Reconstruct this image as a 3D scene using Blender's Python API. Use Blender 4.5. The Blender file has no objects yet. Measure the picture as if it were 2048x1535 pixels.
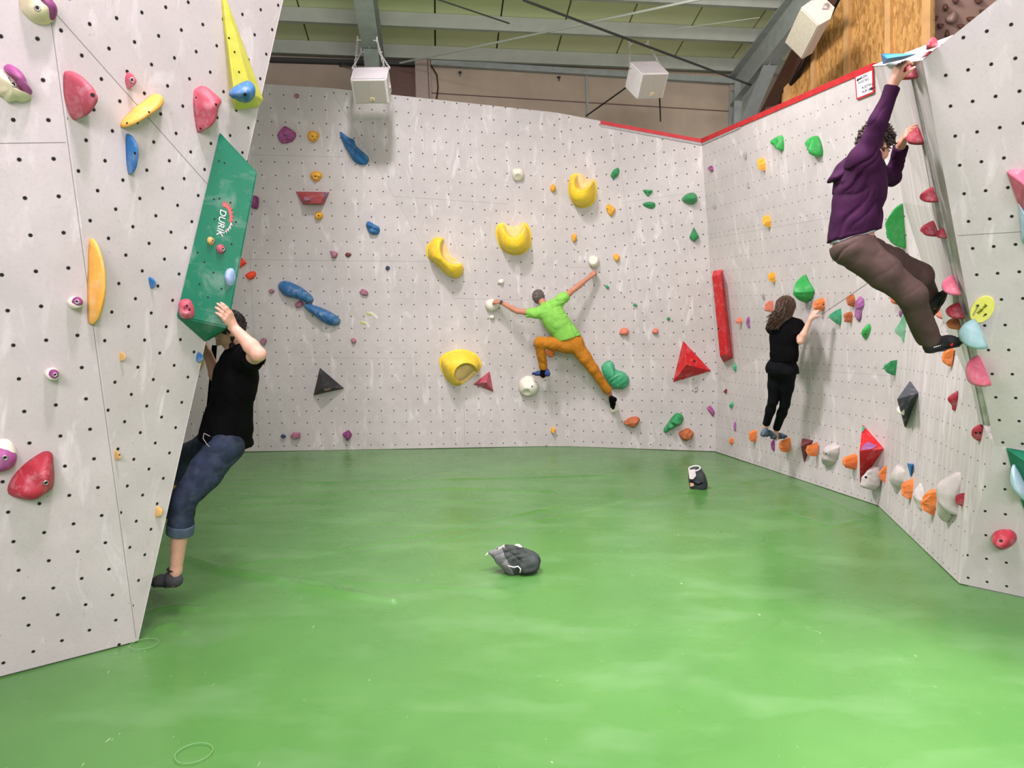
import bpy, bmesh, math, random
import numpy as np
from mathutils import Vector, Matrix
from mathutils.bvhtree import BVHTree
scene = bpy.context.scene
COL = scene.collection
random.seed(7)

# ------------------------------------------------------------------ camera
FOC, CX, CY, CAMH, HORIZON = 1420.0, 1024.0, 767.5, 1.8, 672.0
PITCH = math.atan((CY - HORIZON) / FOC)
cam_data = bpy.data.cameras.new('camera')
cam_data.sensor_width = 36.0
cam_data.lens = FOC / 2048.0 * 36.0
cam_data.clip_start = 0.05
cam_data.clip_end = 100
cam = bpy.data.objects.new('camera', cam_data)
COL.objects.link(cam)
cam.location = (0, 0, CAMH)
cam.rotation_euler = (math.pi / 2 - PITCH, 0, 0)
scene.camera = cam

# ------------------------------------------------------------------ light and exposure
world = bpy.data.worlds.new('ambient_fill')  # added ambient fill through the open back and sides of the hall
scene.world = world
world.use_nodes = True
bg = world.node_tree.nodes['Background']
bg.inputs[0].default_value = (1.0, 0.87, 0.96, 1)
bg.inputs[1].default_value = 0.50
scene.view_settings.view_transform = 'Standard'
scene.view_settings.look = 'None'
scene.view_settings.exposure = 0.15
scene.view_settings.gamma = 1.0


def key_or_fill_lamp(loc, size, power, color=(1, 0.825, 0.96), aim=None, spread=3.14159):  # keys placed from cast shadows, and unseen fills added for brightness
    d = bpy.data.lights.new('key_or_fill_lamp', 'AREA')
    d.shape = 'RECTANGLE'
    d.size, d.size_y = size
    d.energy = power
    d.color = color
    d.spread = spread
    o = bpy.data.objects.new('key_or_fill_lamp', d)
    o.location = loc
    v = Vector(aim) - Vector(loc) if aim else Vector((0, 0, -1))
    o.rotation_euler = v.to_track_quat('-Z', 'Y').to_euler()
    COL.objects.link(o)


key_or_fill_lamp((-1.3, 6.6, 7.25), (0.5, 0.5), 125, (1, 0.90, 0.95), aim=(-2.6, 10.0, 0.4), spread=1.9)
key_or_fill_lamp((-1.6, 6.0, 7.0), (1.0, 0.8), 215, (1, 0.89, 0.95), aim=(3.6, 6.8, 0.0), spread=1.9)  # unseen fill added to light the right wall face on
key_or_fill_lamp((0.3, 1.0, 7.6), (0.5, 0.5), 82, (1, 0.80, 0.97), aim=(-2.0, 3.7, 0.0), spread=1.8)
key_or_fill_lamp((-0.9, 2.6, 7.4), (1.6, 1.0), 200, (1, 0.84, 0.94), aim=(3.0, 5.0, 0.0), spread=2.2)  # unseen fill aimed to brighten the front right walls
key_or_fill_lamp((2.2, 3.2, 7.3), (1.0, 0.8), 125, (1, 0.86, 0.95), aim=(2.0, 3.0, 0.0), spread=1.2)  # unseen lamp added to lift the right side of the mat
key_or_fill_lamp((1.4, 6.6, 6.9), (0.5, 0.5), 24, (1, 0.88, 0.88), aim=(4.4, 9.4, 5.4), spread=1.5)
key_or_fill_lamp((2.2, -4.0, 4.6), (2.5, 2.0), 270, (1, 0.86, 0.95), aim=(-1.5, 10.0, 1.0))  # fill added behind the camera to even out the back wall
key_or_fill_lamp((-0.8, -4.0, 4.6), (2.5, 2.0), 310, (1, 0.86, 0.95), aim=(2.0, 8.0, 1.0))  # second fill added behind the camera, lifts the prow and right walls


# ------------------------------------------------------------------ pixel rays (photo frame 2048 x 1535) to points in the hall
CAM = np.array([0, 0, CAMH])
cpi, spi = math.cos(PITCH), math.sin(PITCH)


def ray(px, py):
    u, v = (px - CX) / FOC, (CY - py) / FOC
    return np.array([u, cpi + v * spi, -spi + v * cpi])


def U(px, py, Y):
    d = ray(px, py)
    return CAM + d * (Y / d[1])


def Fl(px, py):
    d = ray(px, py)
    return CAM + d * (-CAMH / d[2])


def proj(p):
    q = np.asarray(p, float) - CAM
    dep = q[..., 1] * cpi - q[..., 2] * spi
    up = q[..., 1] * spi + q[..., 2] * cpi
    return np.stack([CX + FOC * q[..., 0] / dep, CY - FOC * up / dep], -1)


def unit(v):
    v = np.asarray(v, float)
    return v / max(np.linalg.norm(v), 1e-9)


class Plane:
    def __init__(self, a, b, c):
        n = unit(np.cross(b - a, c - a))
        if n @ (CAM - a) < 0:
            n = -n
        self.o, self.n = np.asarray(a, float), n
        up = np.array([0, 0, 1.0])
        self.u = unit(np.cross(up, n))           # to the right when looking at the wall
        self.v = np.cross(n, self.u)

    def hit(self, px, py, off=0.0):
        d = ray(px, py)
        t = ((self.o + self.n * off - CAM) @ self.n) / (d @ self.n)
        return CAM + d * t

    def to2(self, p):
        q = np.asarray(p) - self.o
        return np.stack([q @ self.u, q @ self.v], -1)

    def to3(self, ab, h=0.0):
        ab = np.asarray(ab, float)
        h = np.asarray(h, float)
        return self.o + ab[..., :1] * self.u + ab[..., 1:2] * self.v + h[..., None] * self.n if h.ndim else \
            self.o + ab[..., :1] * self.u + ab[..., 1:2] * self.v + h * self.n


# ------------------------------------------------------------------ materials
def new_mat(name):
    m = bpy.data.materials.new(name)
    m.use_nodes = True
    nt = m.node_tree
    b = nt.nodes['Principled BSDF']
    return m, nt, b


def node(nt, kind, **kw):
    n = nt.nodes.new(kind)
    for k, v in kw.items():
        setattr(n, k, v)
    return n


def link(nt, a, b):
    nt.links.new(a, b)


def math_n(nt, op, a, b=None, clamp=False):
    n = node(nt, 'ShaderNodeMath', operation=op, use_clamp=clamp)
    for i, x in enumerate((a, b)):
        if x is None:
            continue
        if isinstance(x, (int, float)):
            n.inputs[i].default_value = x
        else:
            link(nt, x, n.inputs[i])
    return n.outputs[0]


def mixc(nt, fac, a, b, blend='MIX'):
    n = node(nt, 'ShaderNodeMix', data_type='RGBA', blend_type=blend)
    for sock, x in ((n.inputs[0], fac), (n.inputs[6], a), (n.inputs[7], b)):
        if isinstance(x, (int, float)):
            sock.default_value = x
        elif isinstance(x, (tuple, list)):
            sock.default_value = (*x, 1) if len(x) == 3 else x
        else:
            link(nt, x, sock)
    return n.outputs[2]


def noise(nt, vec, scale, detail=3, rough=0.55, dist=0.0):
    n = node(nt, 'ShaderNodeTexNoise')
    n.inputs['Scale'].default_value = scale
    n.inputs['Detail'].default_value = detail
    n.inputs['Roughness'].default_value = rough
    n.inputs['Distortion'].default_value = dist
    if vec is not None:
        link(nt, vec, n.inputs['Vector'])
    return n.outputs[0]


def ramp(nt, fac, lo, hi):
    n = node(nt, 'ShaderNodeMapRange')
    n.inputs[1].default_value, n.inputs[2].default_value = lo, hi
    link(nt, fac, n.inputs[0])
    return n.outputs[0]


def mapping(nt, vec, scale=(1, 1, 1), rot=(0, 0, 0)):
    n = node(nt, 'ShaderNodeMapping')
    n.inputs['Scale'].default_value = scale
    n.inputs['Rotation'].default_value = rot
    link(nt, vec, n.inputs['Vector'])
    return n.outputs[0]


def bump(nt, h, b, strength=0.3, dist=0.01):
    n = node(nt, 'ShaderNodeBump')
    n.inputs['Strength'].default_value = strength
    n.inputs['Distance'].default_value = dist
    link(nt, h, n.inputs['Height'])
    link(nt, n.outputs[0], b.inputs['Normal'])


MATS = {}


def plain(name, col, rough=0.6, metal=0.0, var=0.12, scale=30, bmp=0.15, chalk=0.0, spec=0.4, chalk_scale=9, sss=0.0):
    """one colour with slight wear; chalk = share of white chalk dust rubbed on in patches"""
    if name in MATS:
        return MATS[name]
    m, nt, b = new_mat(name)
    tc = node(nt, 'ShaderNodeTexCoord').outputs['Object']
    n1 = noise(nt, tc, scale, 4)
    dark = tuple(c * (1 - var) for c in col)
    lite = tuple(min(1, c * (1 + var) + 0.01 * var) for c in col)
    c = mixc(nt, ramp(nt, n1, 0.3, 0.7), dark, lite)
    if chalk > 0:
        n2 = noise(nt, tc, chalk_scale, 5, 0.7, 0.6)
        f = math_n(nt, 'MULTIPLY', ramp(nt, n2, 0.5, 0.78), chalk, True)
        c = mixc(nt, f, c, (0.75, 0.72, 0.72))
    link(nt, c, b.inputs['Base Color'])
    b.inputs['Roughness'].default_value = rough
    b.inputs['Metallic'].default_value = metal
    b.inputs['Specular IOR Level'].default_value = spec
    if sss:
        b.inputs['Subsurface Weight'].default_value = sss
        b.inputs['Subsurface Radius'].default_value = (0.02, 0.008, 0.004)
        b.inputs['Subsurface Scale'].default_value = 0.4
    if bmp:
        bump(nt, noise(nt, tc, scale * 4, 3), b, bmp, 0.004)
    MATS[name] = m
    return m


def wall_mat(name, hole_r, seams=(), cell=None, streak=0.0, base=(0.585, 0.555, 0.540), holes=True):
    """coated plywood: bolt holes on the lattice of UVMap, panel seams and chalk marks; 'metric' UV is in metres"""
    m, nt, b = new_mat(name)
    met = node(nt, 'ShaderNodeUVMap', uv_map='metric').outputs[0]
    tc = node(nt, 'ShaderNodeTexCoord').outputs['Object']
    big = noise(nt, tc, 0.9, 4, 0.6, 0.3)
    mid = noise(nt, tc, 5, 5, 0.65)
    fine = noise(nt, tc, 60, 3, 0.6)
    c = mixc(nt, ramp(nt, big, 0.35, 0.65), tuple(x * 0.90 for x in base), tuple(min(1, x * 1.05) for x in base))
    c = mixc(nt, math_n(nt, 'MULTIPLY', ramp(nt, mid, 0.46, 0.74), 0.34, True), c, tuple(x * 0.72 for x in base))
    c = mixc(nt, math_n(nt, 'MULTIPLY', ramp(nt, fine, 0.52, 0.8), 0.30, True), c, tuple(x * 0.6 for x in base))
    # chalk smears, drawn out along the wall
    st = mapping(nt, met, (7, 2.2, 1), (0, 0, 0.3))
    n2 = noise(nt, st, 1.0, 5, 0.62, 0.8)
    c = mixc(nt, math_n(nt, 'MULTIPLY', ramp(nt, n2, 0.56, 0.76), 0.65, True), c, (0.84, 0.82, 0.82))
    if streak:
        st = mapping(nt, met, (14, 0.5, 1))
        n3 = noise(nt, st, 1.6, 5, 0.65, 0.3)
        c = mixc(nt, math_n(nt, 'MULTIPLY', ramp(nt, n3, 0.42, 0.7), streak, True), c, (0.82, 0.79, 0.77))
        c = mixc(nt, math_n(nt, 'MULTIPLY', ramp(nt, n3, 0.5, 0.28), streak * 0.55, True), c, tuple(x * 0.62 for x in base))
    # scattered screw holes and scuffs
    vo = node(nt, 'ShaderNodeTexVoronoi', voronoi_dimensions='2D')
    vo.inputs['Scale'].default_value = 4.2
    link(nt, met, vo.inputs['Vector'])
    sp = math_n(nt, 'LESS_THAN', vo.outputs['Distance'], hole_r * 1.7)
    sel = node(nt, 'ShaderNodeSeparateColor')
    link(nt, vo.outputs['Color'], sel.inputs[0])
    sp = math_n(nt, 'MULTIPLY', sp, math_n(nt, 'GREATER_THAN', sel.outputs[0], 0.45))
    sp = math_n(nt, 'MULTIPLY', sp, math_n(nt, 'GREATER_THAN', noise(nt, tc, 1.3, 2), 0.5))
    c = mixc(nt, math_n(nt, 'MULTIPLY', sp, 0.55), c, (0.13, 0.12, 0.11))
    lines = None
    for (a, e, w, s) in seams:
        L = math.hypot(e[0] - a[0], e[1] - a[1])
        d = ((e[0] - a[0]) / L, (e[1] - a[1]) / L, 0)
        sub = node(nt, 'ShaderNodeVectorMath', operation='SUBTRACT')
        link(nt, met, sub.inputs[0])
        sub.inputs[1].default_value = (a[0], a[1], 0)
        dot = node(nt, 'ShaderNodeVectorMath', operation='DOT_PRODUCT')
        link(nt, sub.outputs[0], dot.inputs[0])
        dot.inputs[1].default_value = d
        crs = node(nt, 'ShaderNodeVectorMath', operation='DOT_PRODUCT')
        link(nt, sub.outputs[0], crs.inputs[0])
        crs.inputs[1].default_value = (-d[1], d[0], 0)
        on = math_n(nt, 'LESS_THAN', math_n(nt, 'ABSOLUTE', crs.outputs['Value']), w / 2)
        on = math_n(nt, 'MULTIPLY', on, math_n(nt, 'GREATER_THAN', dot.outputs['Value'], 0.0))
        on = math_n(nt, 'MULTIPLY', on, math_n(nt, 'LESS_THAN', dot.outputs['Value'], L))
        on = math_n(nt, 'MULTIPLY', on, s)
        lines = on if lines is None else math_n(nt, 'MAXIMUM', lines, on)
    if lines is not None:
        c = mixc(nt, lines, c, (0.09, 0.085, 0.08))
    rough = 0.62
    if holes:
        uv = node(nt, 'ShaderNodeUVMap', uv_map='UVMap').outputs[0]
        fr = node(nt, 'ShaderNodeVectorMath', operation='ADD')
        link(nt, uv, fr.inputs[0])
        fr.inputs[1].default_value = (0.5, 0.5, 0)
        f2 = node(nt, 'ShaderNodeVectorMath', operation='FRACTION')
        link(nt, fr.outputs[0], f2.inputs[0])
        f3 = node(nt, 'ShaderNodeSeparateXYZ')
        link(nt, f2.outputs[0], f3.inputs[0])
        fx, fy = math_n(nt, 'SUBTRACT', f3.outputs[0], 0.5), math_n(nt, 'SUBTRACT', f3.outputs[1], 0.5)
        comp = [math_n(nt, 'ADD', math_n(nt, 'MULTIPLY', fx, float(cell[0][k])), math_n(nt, 'MULTIPLY', fy, float(cell[1][k]))) for k in (0, 1)]
        dist = math_n(nt, 'SQRT', math_n(nt, 'ADD', math_n(nt, 'MULTIPLY', comp[0], comp[0]), math_n(nt, 'MULTIPLY', comp[1], comp[1])))
        hole = math_n(nt, 'LESS_THAN', dist, hole_r)
        ring = math_n(nt, 'LESS_THAN', dist, hole_r * 1.35)
        c = mixc(nt, math_n(nt, 'MULTIPLY', ring, 0.45), c, (0.2, 0.19, 0.18))
        c = mixc(nt, hole, c, (0.012, 0.011, 0.011))
    link(nt, c, b.inputs['Base Color'])
    b.inputs['Roughness'].default_value = rough
    b.inputs['Specular IOR Level'].default_value = 0.25
    bump(nt, fine, b, 0.08, 0.003)
    return m


# ------------------------------------------------------------------ objects
def tag(o, label=None, cat=None, group=None, kind=None):
    for k, v in (('label', label), ('category', cat), ('group', group), ('kind', kind)):
        if v:
            o[k] = v
    return o


def mesh_obj(name, verts, faces, mat, parent=None, smooth=False, loc=None):
    verts = np.asarray(verts, float)
    if loc is None:
        loc = (verts.min(0) + verts.max(0)) / 2
    loc = np.asarray(loc, float)
    me = bpy.data.meshes.new(name)
    me.from_pydata((verts - loc).tolist(), [], [tuple(int(i) for i in f) for f in faces])
    me.update()
    if smooth:
        me.polygons.foreach_set('use_smooth', [True] * len(me.polygons))
    if mat is not None:
        me.materials.append(mat)
    o = bpy.data.objects.new(name, me)
    COL.objects.link(o)
    place(o, loc, parent)
    return o


def place(o, loc, parent):
    if parent is not None:
        o.parent = parent
        base = np.zeros(3)
        p = parent
        while p is not None:
            base += np.array(p.location)
            p = p.parent
        o.location = np.asarray(loc) - base
    else:
        o.location = loc


def outward(verts, faces):
    """consistent outward normals for a closed shape"""
    bm = bmesh.new()
    vs = [bm.verts.new(tuple(v)) for v in verts]
    for f in faces:
        try:
            bm.faces.new([vs[i] for i in f])
        except ValueError:
            pass
    bmesh.ops.recalc_face_normals(bm, faces=bm.faces)
    bm.verts.index_update()
    F = [[v.index for v in f.verts] for f in bm.faces]
    bm.free()
    return F


def box(c, sx, sy, sz, R=None):
    c = np.asarray(c, float)
    v = np.array([[x, y, z] for x in (-.5, .5) for y in (-.5, .5) for z in (-.5, .5)]) * np.array([sx, sy, sz])
    if R is not None:
        v = v @ np.asarray(R).T
    f = [(0, 1, 3, 2), (4, 6, 7, 5), (0, 4, 5, 1), (2, 3, 7, 6), (0, 2, 6, 4), (1, 5, 7, 3)]
    return v + c, f


class MB:
    """collects several simple shapes into one mesh"""
    def __init__(self):
        self.v, self.f = [], []

    def add(self, vf):
        n = len(self.v)
        self.v.extend([tuple(x) for x in vf[0]])
        self.f.extend([tuple(i + n for i in f) for f in vf[1]])
        return self

    def build(self, name, mat, parent=None, smooth=False, loc=None):
        return mesh_obj(name, self.v, self.f, mat, parent, smooth, loc)


def frame_of(d, hint=(0, 0, 1)):
    d = unit(d)
    h = np.asarray(hint, float)
    if abs(d @ unit(h)) > 0.98:
        h = np.array([1.0, 0, 0])
    s = unit(np.cross(d, h))
    return s, np.cross(s, d), d


def tube(pts, r, n=8, cap=True):
    pts = np.asarray(pts, float)
    rs = np.full(len(pts), r) if np.isscalar(r) else np.asarray(r, float)
    V, Fc = [], []
    prev = None
    for i, p in enumerate(pts):
        d = pts[min(i + 1, len(pts) - 1)] - pts[max(i - 1, 0)]
        if prev is None:
            s, t, _ = frame_of(d)
        else:
            d = unit(d)
            s = unit(prev - d * (prev @ d))
            t = np.cross(s, d)
        prev = s
        for k in range(n):
            a = 2 * math.pi * k / n
            V.append(p + rs[i] * (math.cos(a) * s + math.sin(a) * t))
    for i in range(len(pts) - 1):
        for k in range(n):
            k2 = (k + 1) % n
            Fc.append((i * n + k, i * n + k2, (i + 1) * n + k2, (i + 1) * n + k))
    if cap:
        Fc.append(tuple(range(n - 1, -1, -1)))
        Fc.append(tuple((len(pts) - 1) * n + k for k in range(n)))
    return V, Fc


def ring_torus(c, nrm, R, r, n=14, m=6, stretch=(1, 1)):
    s, t, d = frame_of(nrm)
    V, Fc = [], []
    for i in range(n):
        a = 2 * math.pi * i / n
        rad = math.cos(a) * s * stretch[0] + math.sin(a) * t * stretch[1]
        ctr = np.asarray(c) + rad * R
        ru = unit(rad)
        for j in range(m):
            b_ = 2 * math.pi * j / m
            V.append(ctr + r * (math.cos(b_) * ru + math.sin(b_) * d))
    for i in range(n):
        for j in range(m):
            Fc.append((i * m + j, ((i + 1) % n) * m + j, ((i + 1) % n) * m + (j + 1) % m, i * m + (j + 1) % m))
    return V, Fc


def prism(poly, nrm, depth):
    """solid from a 3-D polygon pushed back along -nrm"""
    poly = [np.asarray(p, float) for p in poly]
    n = len(poly)
    V = poly + [p - np.asarray(nrm) * depth for p in poly]
    Fc = [tuple(range(n)), tuple(range(2 * n - 1, n - 1, -1))]
    for i in range(n):
        j = (i + 1) % n
        Fc.append((i, i + n, j + n, j))
    return V, outward(V, Fc)

# ------------------------------------------------------------------ the climbing walls
C0 = Fl(275, 1281)
PA = Plane(Fl(0, 1352), C0, U(105, 20, 3.25))
T1, T2 = U(105, 20, 3.25), U(565, 0, 4.4)
PB = Plane(C0, T1, T2)
BF0, BF1 = Fl(1080, 892), None
PBL1 = Plane(Fl(500, 903), BF0, U(530, 168, 10.4))
BF1 = PBL1.hit(661, 176)
K0 = Fl(1140, 892)
PBL2 = Plane(BF1, BF0, K0)
R0, R1, Q0 = Fl(1430, 902), Fl(1756, 1010), Fl(1919, 1166)
KF = PBL2.hit(1140, 490)
PBRl = Plane(K0, R0, KF)
F2 = PBRl.hit(1436, 768)
RC = U(1403, 280, 10.2)
PBRu = Plane(KF, F2, RC)
PRL = Plane(R0, R1, F2)
PRU = Plane(F2, RC, PRL.hit(1755, 555))
RM = PRL.hit(1788, 751)
PR3 = Plane(R1, Q0, RM)
G = PR3.hit(1989, 891)
PP4 = Plane(Q0, Fl(2048, 1193), G)
E_top = U(1845, 120, 4.05)
PP3 = Plane(G, E_top, PP4.hit(2048, 893))
K_top, K_bot = U(1815, 124, 4.28), U(1966, 850, 4.78)
PP1 = Plane(K_top, K_bot, PRU.hit(1806, 404))
PP2 = Plane(K_top, E_top, G)
PL = {'A': PA, 'B': PB, 'BL1': PBL1, 'BL2': PBL2, 'BRl': PBRl, 'BRu': PBRu, 'RL': PRL, 'RU': PRU, 'R3': PR3,
      'P1': PP1, 'P2': PP2, 'P3': PP3, 'P4': PP4}


def facet(name, pl, polys, hole_r, lattice=None, seams=(), streak=0.0, back=0.06):
    """one wall panel face: polys are lists of 3-D points, built as a slab with real thickness"""
    holes = lattice is not None
    cell = None
    if holes:
        p00, (pu, nu), pv = lattice[0], lattice[1], lattice[2]
        o2 = pl.to2(pl.hit(*p00))
        e1 = (pl.to2(pl.hit(*pu)) - o2) / nu
        e2 = (pl.to2(pl.hit(*pv[0])) - o2) / pv[1] if pv else unit(np.array([-e1[1], e1[0]])) * 0.18
        cell = (e1, e2)
        M = np.linalg.inv(np.stack([e1, e2], 1))
    sm = []
    for (a, e, w, s) in seams:
        sm.append((tuple(pl.to2(pl.hit(*a))), tuple(pl.to2(pl.hit(*e))), w, s))
    mat = wall_mat('coated_plywood_' + name, hole_r, sm, cell, streak, holes=holes)
    V, Fc = [], []
    for poly in polys:
        n0 = len(V)
        n = len(poly)
        poly = [np.asarray(p, float) for p in poly]
        nn = unit(np.cross(poly[1] - poly[0], poly[2] - poly[0]))
        if nn @ pl.n < 0:
            poly = poly[::-1]
        V += poly + [p - pl.n * back for p in poly]
        Fc.append(tuple(n0 + i for i in range(n)))
        Fc.append(tuple(n0 + n + i for i in range(n))[::-1])
        for i in range(n):
            j = (i + 1) % n
            Fc.append((n0 + i, n0 + n + i, n0 + n + j, n0 + j))
    o = mesh_obj(name, V, Fc, mat, loc=(0, 0, 0))
    me = o.data
    uv = me.uv_layers.new(name='UVMap')
    um = me.uv_layers.new(name='metric')
    for lp in me.loops:
        p2 = pl.to2(np.array(me.vertices[lp.vertex_index].co))
        um.data[lp.index].uv = p2
        if holes:
            uv.data[lp.index].uv = M @ (p2 - o2)
    tag(o, kind='structure')
    return o


def ext(p, q, s):
    return np.asarray(q) + (np.asarray(q) - np.asarray(p)) * s


T1x, T2x = ext(C0, T1, 0.55), ext(C0, T2, 0.42)
A_far = PA.o + (Fl(0, 1352) - C0) * 2.2
A_far = np.array([A_far[0], A_far[1], 0.0])
facet('wall_left', PA, [[A_far, C0, T1x, T1x + (A_far - C0)]], 0.0085,
      ((61, 470.3), ((127.2, 465.2), 1), ((92.3, 680), -3)),
      [((-30, 287), (131, 285), 0.004, 0.75), ((100, 25), (272, 1276), 0.004, 0.6), ((100, 560), (190, 820), 0.002, 0.0)])
facet('wall_left_arete', PB, [[C0, T2x, T1x]], 0.0085,
      ((355.2, 410.5), ((217, 476.4), -3), ((275.9, 734), -6)),
      [((112, 28), (430, 385), 0.004, 0.8), ((196, 990), (262, 1275), 0.002, 0.4)], back=0.004)
# the face that turns away behind the left arete
turn = np.array([-0.66, 0.75, 0.0]) * 3.0
PH = Plane(C0, T2, C0 + turn)
facet('wall_left_return', PH, [[C0, C0 + turn, T2x + turn * 1.0, T2x]], 0.0085, back=0.004)

top_l = PBL1.hit(380, 160)
bl_left = Fl(-260, 916)
facet('wall_back_left', PBL1, [[bl_left, BF0, BF1, PBL1.hit(530, 168), PBL1.hit(-260, 134)]], 0.0085,
      ((505.4, 453.8), ((821.9, 460.6), 12), ((522, 655.4), -8)),
      [((500, 309), (690, 314), 0.006, 0.35), ((490, 519), (862, 523), 0.006, 0.45), ((499, 500), (517, 893), 0.006, 0.4),
       ((600, 715), (830, 717), 0.006, 0.3), ((928, 790), (930, 893), 0.006, 0.35), ((661, 176), (1080, 891), 0.010, 0.40)])
facet('wall_back_centre', PBL2, [[BF0, K0, PBL2.hit(1140, 490), PBL2.hit(1113, 225), BF1]], 0.0085,
      ((823, 331), ((1014.2, 346.9), 8), ((830.3, 458), -5)),
      [((770, 391), (1015, 408), 0.006, 0.4), ((905, 596), (1060, 600), 0.006, 0.45), ((1020, 782), (1140, 783), 0.006, 0.3)])
KU = PBL2.hit(1113, 225)
facet('wall_back_right', PBRl, [[K0, R0, F2, KF]], 0.0085,
      ((1148.9, 523), ((1209.2, 522.3), 3), ((1148.6, 818), -13)),
      [((1140, 535), (1232, 534), 0.006, 0.4), ((1140, 719), (1350, 719), 0.006, 0.3), ((1140, 490), (1436, 768), 0.008, 0.22)])
facet('wall_back_right_upper', PBRu, [[KF, F2, RC, KU]], 0.0085,
      ((1209.4, 324.2), ((1307.9, 307.4), 5), ((1230.7, 492.8), -7)),
      [((1240, 406), (1404, 382), 0.006, 0.3), ((1236, 285), (1272, 580), 0.006, 0.25)])
PK = [PRU.hit(1746, 130), PRU.hit(1785, 263), PRU.hit(1806, 404)]
PK2 = [PR3.hit(1860, 575), PR3.hit(1905, 687), PR3.hit(1949, 791), G]
RX = PRL.hit(1835, 497)
facet('wall_right_lower', PRL, [[R0, R1, RM, RX, PRL.hit(1755, 555), F2]], 0.0062,
      ((1657.6, 666.5), ((1779.5, 667), 9), None),
      [((1600, 738), (1790, 752), 0.006, 0.3), ((1470, 672), (1540, 676), 0.006, 0.25)])
facet('wall_right_upper', PRU, [[F2, PRL.hit(1755, 555), RX, PK[2], PK[1], PK[0], RC]], 0.0062,
      ((1454.2, 352), ((1600.6, 303.4), 13), None),
      [((1400, 480), (1680, 432), 0.006, 0.3), ((1437, 769), (1620, 645), 0.010, 0.25), ((1620, 645), (1834, 499), 0.010, 0.7), ((1553, 205), (1560, 420), 0.006, 0.2)])
facet('wall_right_near', PR3, [[R1, Q0, G], [R1, G, PK2[2], PK2[1], PK2[0], RX, RM]], 0.0062,
      ((1851.8, 745.3), ((1926.9, 759.2), 7), None),
      [((1830, 1070), (1870, 760), 0.003, 0.15)], streak=0.35)
# the prow: its left face, the crack, the narrow face and the big face towards the right
fs = []
left_list = PK + PK2
s_par = [0.0, 0.18, 0.37, 0.60, 0.78, 0.94, 1.0]
Kl = [K_top + (K_bot - K_top) * min(1, s) for s in s_par]
for i in range(len(left_list) - 1):
    fs.append([left_list[i], left_list[i + 1], Kl[i + 1]])
    fs.append([left_list[i], Kl[i + 1], Kl[i]])
facet('wall_prow_left', PP1, fs, 0.01, None, streak=0.8)
groove = np.array([0.045, 0.11, 0])
K2t = K_top + np.array([0.014, -0.004, 0])
K2b = K_bot + np.array([0.030, -0.03, 0])
facet('wall_prow_crack', PP1, [[K_top, K_bot, K_bot + groove, K_top + groove * 0.6],
                               [K_top + groove * 0.6, K_bot + groove, K2b, K2t]], 0.01, None, back=0.01)
facet('wall_prow_edge', PP2, [[K2t, K2b, E_top], [K2b, G, E_top]], 0.01, None, streak=0.6)
rt = PP3.hit(1994, 0)
rt2 = PP3.hit(2400, -300)
facet('wall_right_front', PP3, [[G, PP4.hit(2300, 905), rt2, rt, E_top]], 0.0085,
      ((1982.5, 128.4), ((1891.5, 150.6), -2), ((2015.8, 374.9), -4)),
      [((1915, 471), (2048, 463), 0.004, 0.8)])
facet('wall_right_base', PP4, [[Q0, Fl(2400, 1268), PP4.hit(2400, 912), G]], 0.0085,
      ((2010.8, 1027.9), ((1970.3, 1021.6), -1), ((2008.9, 926.6), 2)),
      [((1992, 952), (2048, 1000), 0.002, 0.0)])
# white painted top-out slab behind the prow
white = plain('white_coating', (0.80, 0.79, 0.80), 0.55, var=0.04, scale=6)
cap = [PK[0], K_top, E_top, PP3.hit(1906, 70), U(1860, 88, 4.9), U(1790, 113, 6.3)]
o = mesh_obj('trim_4', *(lambda P_: (P_ + [p + np.array([0.02, 0.06, 0.012]) for p in P_],
             [tuple(range(6)), tuple(range(11, 5, -1))] + [(i, i + 6, (i + 1) % 6 + 6, (i + 1) % 6) for i in range(6)]))(cap), white)
tag(o, kind='structure')
# red edging along the top of the back and right walls
red_trim = plain('red_edging', (0.50, 0.025, 0.03), 0.5, var=0.15, scale=12)
tp = [PBRu.hit(1201, 243), RC + np.array([0, 0, 0.0]), PK[0]]
for i in range(2):
    pl = (PBRu, PRU)[i]
    a, b_ = tp[i], tp[i + 1]
    hgt = 0.05 if i == 0 else 0.06
    upv = pl.v * hgt
    V, Fc = prism([a - upv * 0.7 + pl.n * 0.012, b_ - upv * 0.7 + pl.n * 0.012, b_ + upv * 0.3 + pl.n * 0.012, a + upv * 0.3 + pl.n * 0.012], pl.n, 0.09)
    tag(mesh_obj('trim_%d' % (i + 1), V, Fc, red_trim), kind='structure')
# grey top deck seen through the notch above the corner
deck = plain('grey_top_deck', (0.36, 0.35, 0.34), 0.7)
Dk = [PBRu.hit(1200, 243), PBRu.hit(1201, 243), RC, PRU.hit(1480, 245), PRU.hit(1480, 245) + np.array([0.25, 1.6, 0.25]), PBRu.hit(1200, 243) + np.array([0, 1.1, 0.12])]
V = [p - np.array([0, 0, 0.02]) for p in Dk]
V = V + [p - np.array([0, 0, 0.05]) for p in V]
tag(mesh_obj('trim_3', V, outward(V, [tuple(range(6)), tuple(range(11, 5, -1))] + [(i, i + 6, (i + 1) % 6 + 6, (i + 1) % 6) for i in range(6)]), deck), kind='structure')

# ------------------------------------------------------------------ the mat floor
def crease(xy, pts, w, h):
    """height of a soft fold that follows a polyline"""
    out = np.zeros(len(xy))
    for a, b_ in zip(pts[:-1], pts[1:]):
        a, b_ = np.array(a[:2]), np.array(b_[:2])
        d = b_ - a
        L = np.linalg.norm(d)
        t = np.clip(((xy - a) @ d) / L ** 2, 0, 1)
        q = a + t[:, None] * d
        dist = np.linalg.norm(xy - q, axis=1)
        out = np.maximum(out, h * np.exp(-(dist / w) ** 2))
    return out


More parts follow.
